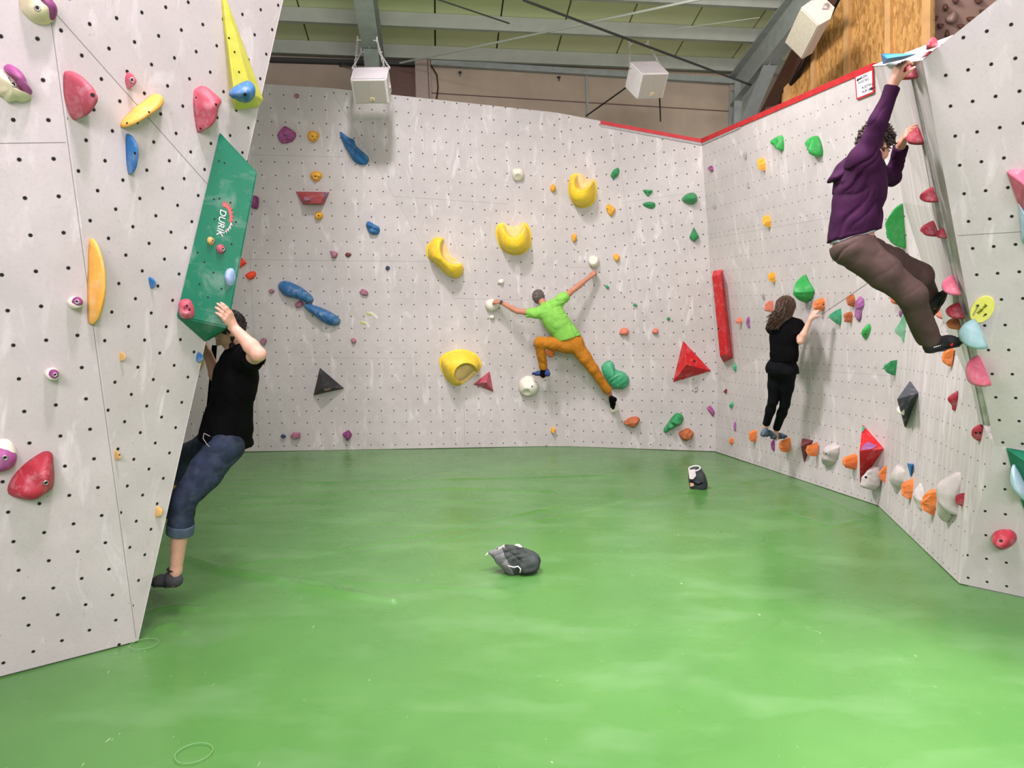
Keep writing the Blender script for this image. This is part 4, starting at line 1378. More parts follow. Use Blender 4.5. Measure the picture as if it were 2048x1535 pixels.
hold('R3', 'rock', 'red', 0.045, 'red hold at the right side of the largest grey stone', '1911,996 1920,987 1930,985 1928,1005 1921,1013 1914,1006')
volume('R3', 'slate', 0.22, 'dark grey-blue pointed pyramid volume on the right wall', '1822,762 1838,785 1812,854', [(1794, 798)])
hold('R3', 'soft', 'white', 0.05, 'small white hold on the left flank of the grey-blue pyramid', '1795,812 1800,809 1806,820 1807,830 1801,829 1796,820', lift=0.10)
hold('R3', 'soft', 'red', 0.045, 'narrow red hold right of the grey-blue pyramid', '1897,801 1902,787 1912,781 1914,800 1907,821 1900,820', ridges=(1.5, 0.13, 0.012))
hold('R3', 'soft', 'red', 0.055, 'round red hold at the right edge of the right wall', '1943,868 1950,852 1962,847 1967,860 1962,876 1955,882 1946,878', hole=[(1952, 865, 0.008), (1960, 865, 0.008)])
hold('RL', 'crag', 'jade', 0.13, 'crumpled green hold right of the hand of the woman', '1661,627 1668,622 1676,615 1681,630 1678,640 1672,649 1665,640')
hold('RL', 'rock', 'rust', 0.09, 'rust-orange hold touching the purple hourglass hold', '1693,597 1700,588 1711,597 1707,610 1702,614')
hold('RL', 'rock', 'rust', 0.09, 'rust-orange hold left below the purple hourglass hold', '1688,627 1697,623 1705,627 1702,640 1697,645 1690,638')
hold('RL', 'crag', 'lilac', 0.06, 'purple hourglass-shaped hold on the right wall', '1712,600 1719,592 1729,598 1730,610 1724,619 1722,635 1717,644 1709,632 1710,616')
hold('RL', 'soft', 'grass', 0.06, 'curved green bean hold below the purple hourglass', '1723,672 1728,658 1738,647 1743,655 1738,668 1728,678', hole=[(1731, 668, 0.008)])
hold('RL', 'rock', 'rust', 0.10, 'rust-orange hold behind the knee of the man in purple', '1780,596 1787,587 1800,599 1807,605 1795,609 1783,606')
hold('RL', 'soft', 'lilac', 0.05, 'purple hold peeking out above the mint hold', '1797,633 1802,618 1812,610 1813,622 1804,636')
hold('RL', 'crag', 'mint', 0.14, 'tall chalky mint-green drop hold on the right wall', '1818,618 1816,660 1813,691 1800,678 1792,660 1801,643', hole=[(1812, 683, 0.008)])
hold('RL', 'rock', 'green', 0.13, 'folded dark green hold above the grey-blue pyramid', '1770,735 1777,722 1794,719 1794,735 1788,751 1778,745', ridges=(0.8, 0.08, 0.015))
hold('R3', 'rock', 'orange', 0.06, 'orange hold under the lower shoe of the man in purple', '1884,713 1892,702 1905,694 1907,705 1899,733 1888,725')
hold('R3', 'soft', 'orange', 0.055, 'orange hold behind the upper shoe of the man in purple', '1863,590 1869,579 1880,580 1883,595 1875,602')
hold('R3', 'soft', 'salmon', 0.05, 'orange hold right of the upper ankle of the man in purple', '1872,630 1876,615 1883,611 1885,634 1877,638')

# --- the prow
edge_dir = np.array([0.30, 0.95, 0.0])
PL['PK'] = Plane(K_top, K_bot, K_top + edge_dir)
PL['PE'] = Plane(E_top, G, E_top + edge_dir)
gP = 'red holds along the edge of the prow'
for s, l, c, T in [('1798,144 1803,130 1814,127 1822,145 1823,160 1812,157 1803,150', 'topmost red edge hold, under the raised right hand of the man in purple', 'red', 0.12),
                   ('1812,262 1826,254 1832,270 1834,287 1826,290 1815,281', 'second red edge hold, under the left hand of the man in purple', 'red', 0.12),
                   ('1839,385 1846,373 1860,373 1862,390 1864,405 1855,404 1845,396', 'third red edge hold down the prow', 'red', 0.12),
                   ('1840,450 1850,441 1864,445 1867,473 1855,465', 'fourth red edge hold, knobbly, beside the hip of the man in purple', 'red', 0.12),
                   ('1883,566 1890,553 1900,549 1906,570 1910,591 1895,584', 'chalky pink edge hold above the upper shoe', 'pink', 0.12),
                   ('1891,614 1900,604 1914,607 1918,638 1903,633', 'red edge hold under the toe of the upper shoe', 'red', 0.12),
                   ('1892,636 1905,634 1917,638 1919,659 1905,656', 'rust-red edge hold between the two shoes', 'rust', 0.10)]:
    hold('PK', 'soft', c, T * 0.62, l, s, group=gP, side=0.85, shift=(0.0, 0.10))
hold('PE', 'soft', 'red', 0.04, 'small red hold right of the knobbly red edge hold', '1872,462 1882,455 1886,477 1877,474', group=gP, side=0.9)
hold('PE', 'dome', 'teal', 0.10, 'big pale teal half dome on the prow under the lower shoe', '1917,667 1922,650 1938,637 1948,660 1952,698 1934,691 1921,681', side=0.9, rough=0.02)
hold('PE', 'dome', 'pink', 0.09, 'large chalky pink drop hold below the teal half dome', '1931,750 1935,726 1944,710 1953,713 1964,768 1950,773 1936,761', side=0.8, shift=(0, -0.18))
# --- top of the prow
TOPP = Plane(PK[0], K_top, PP3.hit(1906, 70))
PL['TOP'] = TOPP
hold('P3', 'dome', 'red', 0.10, 'red hold standing on the rim at the top of the prow', '1852,100 1856,81 1864,74 1873,79 1877,92 1865,98', lift=-0.02)
hold('P3', 'soft', 'red', 0.05, 'small red hold lying below the rim hold at the top of the prow', '1843,116 1852,105 1864,101 1860,108 1848,116', lift=-0.01)
o, _, _ = volume('P1', 'ocean', 0.10, 'flat blue wedge volume on the top edge beside the raised hand', '1766,107 1800,109 1837,107 1812,117 1770,127', [(1800, 113, 0.16), (1775, 117, 0.16)])
# --- front right wall
volume('P3', 'pink', 0.12, 'bright pink pointed volume cut by the right picture edge', '2014,342 2030,337 2070,340 2075,455 2050,425 2035,402', [(2050, 370, 0.12)])
volume('P3', 'ice', 0.10, 'pale blue pointed volume under the pink one at the right edge', '2037,403 2075,450 2075,520 2044,480', [(2060, 450, 0.10)])
volume('P4', 'bottle', 0.16, 'dark green pyramid volume cut by the right picture edge', '2013,894 2075,905 2075,1060 2047,1012 2030,960', [(2062, 930, 0.16)])
hold('P4', 'dome', 'ice', 0.10, 'pale blue oval hold on the dark green volume at the right edge', '2020,945 2025,928 2036,938 2050,962 2060,990 2050,1000 2030,976 2021,958', lift=0.05)
hold('P4', 'soft', 'red', 0.12, 'round red hold low on the right by the mat', '1983,1078 1987,1065 2000,1058 2020,1057 2032,1067 2034,1080 2027,1092 2010,1099 1995,1093', hole=[(2002, 1081, 0.012)], ridges=(1.9, 0.16, 0.012))
# --- brown wall far behind
gBr = 'brown holds on the far brown wall'
for s, l in [('1886,10 1893,7 1897,17 1892,22 1887,20', 'upper brown pocket hold on the far brown wall'), ('1890,37 1900,27 1910,22 1916,30 1914,42 1905,48 1893,45', 'large pale brown lump on the far brown wall'),
             ('1862,31 1877,32 1874,40 1863,41', 'left brown ledge hold on the far brown wall'), ('1874,48 1888,47 1886,54 1878,56', 'brown half-round hold below the pale lump'),
             ('1914,49 1929,48 1924,57 1917,57', 'brown half-round hold near the white rim'), ('1932,33 1952,33 1944,45 1934,42', 'right brown ledge hold on the far brown wall'),
             ('1958,19 1970,18 1966,26 1960,27', 'small brown hold at the far right of the brown wall'), ('1889,75 1893,58 1899,64 1898,75', 'upright brown hold just above the white rim'),
             ('1948,-2 1966,0 1960,8 1952,8', 'brown hold at the top edge of the far brown wall'), ('1904,-4 1918,-2 1914,8 1906,7', 'brown oval hold at the top left of the far brown wall')]:
    hold('BW', 'soft', 'brown' if 'large pale' not in l else 'dust', 0.10, l, s, group=gBr)

# ------------------------------------------------------------------ bodies: one continuous surface from blended limbs
def surface_net(f, org, h):
    s = f < 0
    nx, ny, nz = f.shape
    c = np.zeros((nx - 1, ny - 1, nz - 1), np.int8)
    for a in (0, 1):
        for b in (0, 1):
            for d in (0, 1):
                c += s[a:nx - 1 + a, b:ny - 1 + b, d:nz - 1 + d]
    mask = (c > 0) & (c < 8)
    cells = np.argwhere(mask)
    idx = np.full(mask.shape, -1, np.int64)
    idx[mask] = np.arange(len(cells))
    offs = np.array([(a, b, d) for a in (0, 1) for b in (0, 1) for d in (0, 1)])
    vals = np.stack([f[cells[:, 0] + o[0], cells[:, 1] + o[1], cells[:, 2] + o[2]] for o in offs], 1)
    acc = np.zeros((len(cells), 3))
    cnt = np.zeros(len(cells))
    for i in range(8):
        for j in range(i + 1, 8):
            if np.abs(offs[i] - offs[j]).sum() != 1:
                continue
            a, b = vals[:, i], vals[:, j]
            m = (a < 0) != (b < 0)
            t = np.where(m, a / np.where(m, a - b, 1), 0)
            acc += np.where(m[:, None], offs[i] + t[:, None] * (offs[j] - offs[i]), 0)
            cnt += m
    V = org + (cells + acc / cnt[:, None]) * h
    F = []
    for ax in range(3):
        u, w = (ax + 1) % 3, (ax + 2) % 3
        sl0 = [slice(None)] * 3
        sl1 = [slice(None)] * 3
        sl0[ax], sl1[ax] = slice(0, -1), slice(1, None)
        s0, s1 = s[tuple(sl0)], s[tuple(sl1)]
        e = np.argwhere(s0 != s1)
        ok = (e[:, u] > 0) & (e[:, w] > 0) & (e[:, u] < f.shape[u] - 1) & (e[:, w] < f.shape[w] - 1)
        e = e[ok]
        ins = s0[tuple(e.T)]

        def cell(du, dw):
            q = e.copy()
            q[:, u] -= du
            q[:, w] -= dw
            return idx[tuple(q.T)]
        quad = np.stack([cell(1, 1), cell(0, 1), cell(0, 0), cell(1, 0)], 1)
        quad[~ins] = quad[~ins][:, ::-1]
        F.append(quad)
    return V, np.vstack(F)


def smin(a, b, k):
    if k <= 0:
        return np.minimum(a, b)
    hh = np.clip(0.5 + 0.5 * (b - a) / k, 0, 1)
    return b + (a - b) * hh - k * hh * (1 - hh)


def cap_(a, b, ra, rb, k=0.02, clip=(), sub=False):
    return dict(t='c', a=np.asarray(a, float), b=np.asarray(b, float), ra=ra, rb=rb, k=k, clip=clip, sub=sub)


def ell(c, R, rad, k=0.02, clip=(), sub=False):
    return dict(t='e', c=np.asarray(c, float), R=np.asarray(R, float), rad=np.asarray(rad, float), k=k, clip=clip, sub=sub)


def flat(a, b, side, ra, da, rb, db, k=0.03, clip=()):
    """limb or trunk piece with an oval section: half widths ra, rb along side and half depths da, db"""
    return dict(t='f', a=np.asarray(a, float), b=np.asarray(b, float), s=unit(side), ra=ra, da=da, rb=rb, db=db, k=k, clip=clip, sub=False)


def prim_bounds(p):
    if p['t'] == 'c':
        r = max(p['ra'], p['rb'])
        return np.minimum(p['a'], p['b']) - r, np.maximum(p['a'], p['b']) + r
    if p['t'] == 'e':
        r = p['rad'].max()
        return p['c'] - r, p['c'] + r
    r = max(p['ra'], p['rb'], p['da'], p['db'])
    return np.minimum(p['a'], p['b']) - r, np.maximum(p['a'], p['b']) + r


def prim_eval(p, X, Y, Z):
    if p['t'] == 'e':
        q = [X - p['c'][0], Y - p['c'][1], Z - p['c'][2]]
        k2 = 0
        for i in range(3):
            ax = p['R'][i]
            k2 = k2 + ((q[0] * ax[0] + q[1] * ax[1] + q[2] * ax[2]) / p['rad'][i]) ** 2
        d = (np.sqrt(k2) - 1) * p['rad'].min()
    else:
        a, ba = p['a'], p['b'] - p['a']
        L2 = max(ba @ ba, 1e-9)
        q = [X - a[0], Y - a[1], Z - a[2]]
        t = np.clip((q[0] * ba[0] + q[1] * ba[1] + q[2] * ba[2]) / L2, 0, 1)
        r = [q[i] - t * ba[i] for i in range(3)]
        if p['t'] == 'c':
            d = np.sqrt(r[0] ** 2 + r[1] ** 2 + r[2] ** 2) - (p['ra'] + t * (p['rb'] - p['ra']))
        else:
            ax = ba / math.sqrt(L2)
            s = unit(p['s'] - ax * (p['s'] @ ax))
            dp = np.cross(ax, s)
            xs = r[0] * s[0] + r[1] * s[1] + r[2] * s[2]
            xd = r[0] * dp[0] + r[1] * dp[1] + r[2] * dp[2]
            xa = r[0] * ax[0] + r[1] * ax[1] + r[2] * ax[2]
            rs = p['ra'] + t * (p['rb'] - p['ra'])
            rd = p['da'] + t * (p['db'] - p['da'])
            d = (np.sqrt((xs / rs) ** 2 + (xd / rd) ** 2 + (xa / np.minimum(rs, rd)) ** 2) - 1) * np.minimum(rs, rd)
    for (o_, n_) in p['clip']:
        d = np.maximum(d, (X - o_[0]) * n_[0] + (Y - o_[1]) * n_[1] + (Z - o_[2]) * n_[2])
    return d


def body_mesh(prims, h, folds=None):
    lo = np.min([prim_bounds(p)[0] for p in prims if not p['sub']], 0) - 0.05
    hi = np.max([prim_bounds(p)[1] for p in prims if not p['sub']], 0) + 0.05
    n = np.ceil((hi - lo) / h).astype(int) + 1
    f = np.full(n, 0.2, np.float32)
    ax = [lo[i] + np.arange(n[i]) * h for i in range(3)]
    for p in prims:
        a, b = prim_bounds(p)
        pad = 0.04 + p['k']
        i0 = np.clip(np.floor((a - pad - lo) / h).astype(int), 0, n - 1)
        i1 = np.clip(np.ceil((b + pad - lo) / h).astype(int) + 1, 1, n)
        sl = tuple(slice(i0[i], i1[i]) for i in range(3))
        X = ax[0][sl[0]][:, None, None]
        Y = ax[1][sl[1]][None, :, None]
        Z = ax[2][sl[2]][None, None, :]
        d = prim_eval(p, X, Y, Z).astype(np.float32)
        f[sl] = np.maximum(f[sl], -d) if p['sub'] else smin(f[sl], d, p['k'])
    if folds is not None:
        near = np.argwhere(np.abs(f) < 0.05)
        P = lo + near * h
        f[tuple(near.T)] += folds(P).astype(np.float32)
    return surface_net(f, lo, h)


def mix(a, b, t):
    return np.asarray(a) + (np.asarray(b) - np.asarray(a)) * t


def hand(wrist, along, palm, side, curl, splay=0.10, thumb_out=0.75, thumb_curl=0.5, s=1.0, fists=None):
    """palm, four unequal bent fingers and a thumb; palm = direction the palm faces, side = towards the thumb"""
    d = unit(along)
    pn = unit(np.asarray(palm) - d * (np.asarray(palm) @ d))
    sd = np.cross(d, pn)
    if sd @ np.asarray(side) < 0:
        sd = -sd
    w = np.asarray(wrist, float)
    P = []
    L = 0.088 * s
    for k, o in enumerate((0.029, 0.010, -0.010, -0.028)):
        P.append(cap_(w + sd * o * 0.62 * s + d * 0.012 * s, w + sd * o * s + d * L * (1.0, 1.03, 0.99, 0.92)[k], 0.0150 * s, 0.0118 * s, 0.012))
    P.append(cap_(w - d * 0.02 * s, w + d * 0.02 * s, 0.024 * s, 0.021 * s, 0.02))
    for k, (o, ln) in enumerate(((0.029, 0.074), (0.010, 0.083), (-0.010, 0.077), (-0.028, 0.060))):
        cu = curl[k] if hasattr(curl, '__len__') else curl
        p = w + sd * o * s + d * L * (1.0, 1.03, 0.99, 0.92)[k]
        dd = unit(d + sd * splay * (0.9, 0.3, -0.3, -0.9)[k])
        a = 0.0
        for j, fr in enumerate((0.44, 0.31, 0.25)):
            a += cu * (0.75, 1.0, 0.8)[j]
            q = p + (dd * math.cos(a) + pn * math.sin(a)) * ln * fr * s
            r0, r1 = (0.0098, 0.0090, 0.0082, 0.0074)[j] * s, (0.0090, 0.0082, 0.0074, 0.0070)[j] * s
            P.append(cap_(p, q, r0, r1, 0.004))
            p = q
    # thumb leaves the side of the palm near its base
    p = w + sd * 0.020 * s + d * 0.024 * s + pn * 0.006 * s
    t1 = unit(d * 0.62 + sd * thumb_out + pn * 0.25)
    q = p + t1 * 0.040 * s
    P.append(cap_(p, q, 0.0165 * s, 0.0115 * s, 0.012))
    t2 = unit(t1 * (1 - 0.5 * thumb_curl) + pn * thumb_curl + d * 0.35)
    q2 = q + t2 * 0.032 * s
    P.append(cap_(q, q2, 0.0110 * s, 0.0098 * s, 0.005))
    t3 = unit(t2 + pn * thumb_curl * 0.8 + d * 0.2)
    P.append(cap_(q2, q2 + t3 * 0.026 * s, 0.0098 * s, 0.0082 * s, 0.004))
    return P


def head(c, fwd, up, s=1.0, beard=False):
    """head with brow, nose, lips, chin, ears; c = middle of the skull"""
    f = unit(fwd)
    u = unit(np.asarray(up) - f * (np.asarray(up) @ f))
    r = np.cross(f, u)
    R = np.stack([r, f, u])
    at = lambda x, y, z: c + (r * x + f * y + u * z) * s
    P = [ell(at(0, -0.010, 0.022), R, np.array([0.076, 0.096, 0.092]) * s, 0.02),
         ell(at(0, 0.022, -0.035), R, np.array([0.062, 0.072, 0.082]) * s, 0.03),
         ell(at(0, 0.055, -0.088), R, np.array([0.032, 0.030, 0.026]) * s, 0.025),
         cap_(at(-0.045, 0.0, -0.06), at(-0.018, 0.055, -0.090), 0.022 * s, 0.018 * s, 0.02),
         cap_(at(0.045, 0.0, -0.06), at(0.018, 0.055, -0.090), 0.022 * s, 0.018 * s, 0.02),
         cap_(at(-0.03, 0.078, 0.022), at(0.03, 0.078, 0.022), 0.014 * s, 0.014 * s, 0.015),
         cap_(at(0, 0.086, 0.008), at(0, 0.108, -0.030), 0.009 * s, 0.0125 * s, 0.010),
         cap_(at(-0.013, 0.096, -0.034), at(0.013, 0.096, -0.034), 0.0085 * s, 0.0085 * s, 0.008),
         cap_(at(-0.020, 0.082, -0.058), at(0.020, 0.082, -0.058), 0.0095 * s, 0.0095 * s, 0.007),
         cap_(at(-0.017, 0.081, -0.070), at(0.017, 0.081, -0.070), 0.0095 * s, 0.0095 * s, 0.007),
         ell(at(-0.042, 0.058, -0.028), R, np.array([0.022, 0.024, 0.022]) * s, 0.02),
         ell(at(0.042, 0.058, -0.028), R, np.array([0.022, 0.024, 0.022]) * s, 0.02)]
    for sg in (-1, 1):
        P.append(ell(at(sg * 0.077, -0.008, -0.012), np.stack([unit(r * sg + f * -0.35), unit(f + r * sg * 0.35), u]), np.array([0.008, 0.020, 0.033]) * s, 0.006))
        P.append(ell(at(sg * 0.033, 0.090, 0.003), R, np.array([0.017, 0.016, 0.011]) * s, 0.0, sub=True))
        P.append(ell(at(sg * 0.084, -0.004, -0.008), np.stack([r, f, u]), np.array([0.006, 0.010, 0.016]) * s, 0.0, sub=True))
    return P, at, (r, f, u)


EYE_W = plain('eye_white', (0.72, 0.68, 0.66), 0.25, bmp=0)
IRIS = plain('iris_brown', (0.05, 0.025, 0.012), 0.2, bmp=0)
LIPS = plain('lip_skin', (0.40, 0.15, 0.12), 0.5, bmp=0)


def uv_ball(c, R, rad, n=14, m=8):
    V, Fc = [], []
    for i in range(m + 1):
        th = math.pi * i / m
        for j in range(n):
            ph = 2 * math.pi * j / n
            loc = np.array([math.sin(th) * math.cos(ph), math.sin(th) * math.sin(ph), math.cos(th)]) * rad
            V.append(np.asarray(c) + loc @ np.asarray(R))
    for i in range(m):
        for j in range(n):
            Fc.append((i * n + j, i * n + (j + 1) % n, (i + 1) * n + (j + 1) % n, (i + 1) * n + j))
    return V, Fc


def face_parts(root, at, ax, s, brow_mat):
    r, f, u = ax
    R = np.stack([r, f, u])
    for sg in (-1, 1):
        e = mesh_obj('eye', *uv_ball(at(sg * 0.033, 0.078, 0.003), R, np.array([0.0125, 0.0125, 0.0105]) * s), EYE_W, root, True)
        mesh_obj('iris', *uv_ball(at(sg * 0.033, 0.0885, 0.001), R, np.array([0.0055, 0.0025, 0.0055]) * s), IRIS, e, True)
        V, Fc = tube([at(sg * 0.016, 0.0935, 0.021), at(sg * 0.032, 0.0915, 0.026), at(sg * 0.050, 0.078, 0.021)], np.array([0.004, 0.005, 0.003]) * s, 6)
        mesh_obj('eyebrow', V, Fc, brow_mat, root, True)
    mb = MB()
    for z, w in ((-0.0575, 0.019), (-0.0700, 0.016)):
        mb.add(tube([at(-w, 0.084, z), at(-w * 0.4, 0.0905, z + 0.001), at(w * 0.4, 0.0905, z + 0.001), at(w, 0.084, z)], np.array([0.003, 0.0052, 0.0052, 0.003]) * s, 6))
    mb.build('lips', LIPS, root, True)


def arm(sh, el, wr, s=1.0):
    m = mix(el, wr, 0.28)
    return [cap_(sh, mix(sh, el, 0.55), 0.052 * s, 0.047 * s, 0.03), cap_(mix(sh, el, 0.45), el, 0.046 * s, 0.039 * s, 0.02),
            cap_(el, m, 0.040 * s, 0.043 * s, 0.02), cap_(m, wr, 0.042 * s, 0.027 * s, 0.02)]


def leg(hp, kn, an, s=1.0):
    m = mix(kn, an, 0.32)
    return [cap_(hp, mix(hp, kn, 0.5), 0.088 * s, 0.074 * s, 0.03), cap_(mix(hp, kn, 0.45), kn, 0.074 * s, 0.056 * s, 0.025),
            cap_(kn, m, 0.055 * s, 0.057 * s, 0.02), cap_(m, an, 0.056 * s, 0.036 * s, 0.02)]


def trunk(J, s=1.0, infl=0.0, clip=(), k=0.04):
    """pelvis, waist, rib cage and shoulders"""
    sv = unit(J['shR'] - J['shL'])
    hv = unit(J['hpR'] - J['hpL'])
    pv, nk = J['pv'], J['nk']
    ch = J.get('ch', mix(pv, nk, 0.70))
    wa = J.get('wa', mix(pv, nk, 0.33))
    i = infl
    P = [flat(pv - unit(wa - pv) * 0.02, mix(pv, wa, 0.6), hv, 0.165 * s + i, 0.118 * s + i, 0.150 * s + i, 0.108 * s + i, k, clip),
         flat(mix(pv, wa, 0.5), ch, mix(hv, sv, 0.5), 0.143 * s + i, 0.102 * s + i, 0.165 * s + i, 0.115 * s + i, k, clip),
         flat(mix(wa, ch, 0.7), mix(ch, nk, 0.55), sv, 0.163 * s + i, 0.112 * s + i, 0.135 * s + i, 0.092 * s + i, k, clip)]
    for e in ('L', 'R'):
        P.append(cap_(mix(ch, nk, 0.45), J['sh' + e], 0.075 * s + i, 0.058 * s + i, k, clip))
        P.append(cap_(mix(nk, J['sh' + e], 0.18) , mix(nk, J['sh' + e], 0.85), 0.045 * s + i, 0.047 * s + i, k, clip))
    return P


def shoe(heel, toe, up, s=1.0):
    """low climbing shoe: heel cup, instep, toe box"""
    heel, toe = np.asarray(heel, float), np.asarray(toe, float)
    d = unit(toe - heel)
    u = unit(np.asarray(up) - d * (np.asarray(up) @ d))
    r = np.cross(d, u)
    L = np.linalg.norm(toe - heel)
    at = lambda x, y, z: heel + d * y * L + u * z * s + r * x * s
    P = [flat(at(0, 0.10, 0.030), at(0, 0.30, 0.036), r, 0.032 * s, 0.036 * s, 0.034 * s, 0.040 * s, 0.02),
         flat(at(0, 0.30, 0.034), at(0, 0.62, 0.028), r, 0.034 * s, 0.038 * s, 0.045 * s, 0.030 * s, 0.03),
         flat(at(0, 0.62, 0.026), at(0.002, 0.90, 0.016), r, 0.045 * s, 0.029 * s, 0.030 * s, 0.018 * s, 0.03),
         flat(at(0, 0.16, 0.045), at(0, 0.20, 0.075), r, 0.034 * s, 0.042 * s, 0.036 * s, 0.044 * s, 0.02)]
    sole = [flat(at(0, 0.09, 0.002), at(0, 0.35, -0.002), r, 0.031 * s, 0.009 * s, 0.034 * s, 0.009 * s, 0.01),
            flat(at(0, 0.35, -0.002), at(0, 0.68, 0.0), r, 0.034 * s, 0.009 * s, 0.046 * s, 0.010 * s, 0.01),
            flat(at(0, 0.68, 0.0), at(0.002, 0.92, 0.008), r, 0.046 * s, 0.011 * s, 0.030 * s, 0.012 * s, 0.01)]
    return P, sole, at


def lattice_noise(Q, seed):
    """smooth value noise on an integer lattice, 0..1"""
    i = np.floor(Q).astype(np.int64)
    f = Q - i
    f = f * f * (3 - 2 * f)
    out = np.zeros(len(Q))
    for a in (0, 1):
        for b in (0, 1):
            for d in (0, 1):
                h = (i[:, 0] + a) * 73856093 ^ (i[:, 1] + b) * 19349663 ^ (i[:, 2] + d) * 83492791 ^ (seed * 2654435761)
                h = (h ^ (h >> 13)) * 1274126177
                v = ((h ^ (h >> 16)) & 0xffff) / 65535.0
                out += v * (f[:, 0] if a else 1 - f[:, 0]) * (f[:, 1] if b else 1 - f[:, 1]) * (f[:, 2] if d else 1 - f[:, 2])
    return out


def folds_fn(dirs):
    """cloth folds: list of (direction across the fold, spacing, height, unused); ridges that come and go"""
    def fn(P):
        out = np.zeros(len(P))
        for k, (d, wl, am, wd) in enumerate(dirs):
            d = unit(d)
            s, t, _ = frame_of(d)
            Q = np.stack([P @ d / wl, P @ s / (wl * 4.5), P @ t / (wl * 4.5)], 1)
            warp = lattice_noise(P / 0.11, 11 + k)
            Q[:, 0] += 1.1 * warp
            n = lattice_noise(Q + 50, 3 + k)
            r = 1 - np.abs(2 * n - 1)
            m = np.clip(1.6 * lattice_noise(P / 0.16 + 20, 23 + k) - 0.25, 0, 1)
            out += am * 1.5 * m * (0.75 * r ** 6 + 0.35 * r ** 2 - 0.3)
        return out
    return fn


def cloth(name, prims, h, mat, root, folds=None, label=None):
    V, Fc = body_mesh(prims, h, folds)
    o = mesh_obj(name, V, Fc, mat, root, True)
    if label:
        o['label'] = label
    return o


def hair_locks(name, roots, mat, parent):
    """many tapered wavy strands in one mesh; roots = list of point lists and radii"""
    mb = MB()
    for pts, r in roots:
        n = len(pts)
        rad = r * np.clip(np.linspace(1.0, 0.35, n), 0.2, 1)
        mb.add(tube(pts, rad, 5))
    return mb.build(name, mat, parent, True)


def crop_hair(name, at, ax, s, mat, root, line=0.012, thick=0.012, seed=3, spikes=420, curl=0.0, front=0.055, low=-0.045, length=0.022):
    """short hair: a cap over the skull plus many short tufts"""
    r, f, u = ax
    R = np.stack([r, f, u])
    c = at(0, -0.014, 0.024)
    rad = np.array([0.080, 0.099, 0.094]) * s + thick * 0.4
    nf = unit(f * 0.80 - u * 0.60)
    clip = [(at(0, front, 0.045), unit(f * 0.85 - u * 0.52)), (at(0, 0, low), unit(-u + f * 0.55))]
    V, Fc = body_mesh([ell(c, R, rad, 0.0, clip)], 0.0055, lambda P: 0.004 * vnoise(P, seed, 160))
    o = mesh_obj(name, V, Fc, mat, root, True)
    rs = np.random.RandomState(seed)
    mb = MB()
    k = 0
    while k < spikes:
        v = rs.normal(size=3)
        v /= np.linalg.norm(v)
        p = c + (v * rad) @ R
        if any((p - q) @ n > -0.004 for q, n in clip):
            continue
        k += 1
        nrm = unit((v / rad) @ R)
        t = unit(rs.normal(size=3) * 0.6 + np.array([0, 0, -0.3]) + f * 0.25)
        pts = [p - nrm * 0.004]
        ln = length * rs.uniform(0.6, 1.3)
        for q in range(1, 5):
            tw = curl * np.array([math.cos(q * 2.2 + k), math.sin(q * 2.2 + k), math.sin(q * 1.7)]) * 0.007
            pts.append(p + nrm * ln * (0.28 + 0.5 * curl) * (q / 4) ** 0.7 + t * ln * 0.75 * (q / 4) + tw)
        mb.add(tube(pts, np.array([0.0048, 0.0050, 0.0045, 0.0034, 0.0012]) * s, 5))
    mb.build('hair_tufts', mat, o, True)
    return o


def skin(name, col):
    return plain(name, col, 0.5, var=0.07, scale=18, bmp=0.06, spec=0.35, sss=0.12)


def make_person(label, J, prims, mat, h):
    V, Fc = body_mesh(prims, h)
    o = mesh_obj('person', V, Fc, mat, None, True, loc=J['pv'])
    tag(o, label, 'person')
    return o


def joints(**kw):
    return {k: U(*v) for k, v in kw.items()}


RUBBER = plain('black_rubber', (0.012, 0.012, 0.013), 0.55, bmp=0.05)

# ---- man in black T-shirt and rolled jeans, hanging from the green volume
J = joints(hd=(459, 660, 4.46), nk=(480, 704, 4.50), pv=(452, 872, 4.55), shL=(497, 718, 4.34), shR=(478, 714, 4.68), elL=(517, 708, 4.08), wrL=(465, 652, 4.12),
           elR=(438, 765, 4.82), wrR=(414, 704, 4.68), hpL=(452, 890, 4.45), hpR=(450, 886, 4.65), knL=(366, 1000, 4.36), anL=(352, 1139, 4.42),
           knR=(378, 908, 4.95), anR=(342, 1015, 5.02))
fair = skin('fair_skin', (0.62, 0.36, 0.26))
fwd = unit(U(420, 690, 4.46) - U(459, 662, 4.46) + np.array([0, -0.02, 0]))
upv = unit(U(488, 600, 4.46) - U(459, 660, 4.46))
HP, at, ax = head(J['hd'], fwd, upv, 1.0)
hl_dir = unit(U(446, 622, 4.10) - J['wrL'])
P = trunk(J, 0.97) + arm(J['shL'], J['elL'], J['wrL']) + arm(J['shR'], J['elR'], J['wrR']) + leg(J['hpL'], J['knL'], J['anL']) + leg(J['hpR'], J['knR'], J['anR'])
P += [cap_(J['nk'], mix(J['nk'], J['hd'], 0.75), 0.056, 0.052, 0.03)] + HP
nrm_face = PG.n
left_dir = unit(U(425, 622, 4.0) - U(455, 628, 4.0))
P += hand(J['wrL'], unit(U(449, 622, 4.03) - J['wrL']), -nrm_face * 0.5 + left_dir * 0.9, np.array([0, 0.25, 0.2]) + upv * 0.3, (0.42, 0.40, 0.40, 0.42), 0.06, 0.5, 0.3)
P += hand(J['wrR'], unit(U(409, 684, 4.62) - J['wrR']), np.array([-0.8, -0.5, 0]), np.array([0, -0.5, 0.5]), 0.62, 0.04, 0.4, 0.6)
P += [cap_(J['anL'], U(350, 1162, 4.42), 0.034, 0.026, 0.02), cap_(U(348, 1165, 4.42), U(318, 1168, 4.43), 0.026, 0.02, 0.02)]
man1 = make_person('man in black T-shirt and rolled-up jeans hanging from the green volume', J, P, fair, 0.0058)
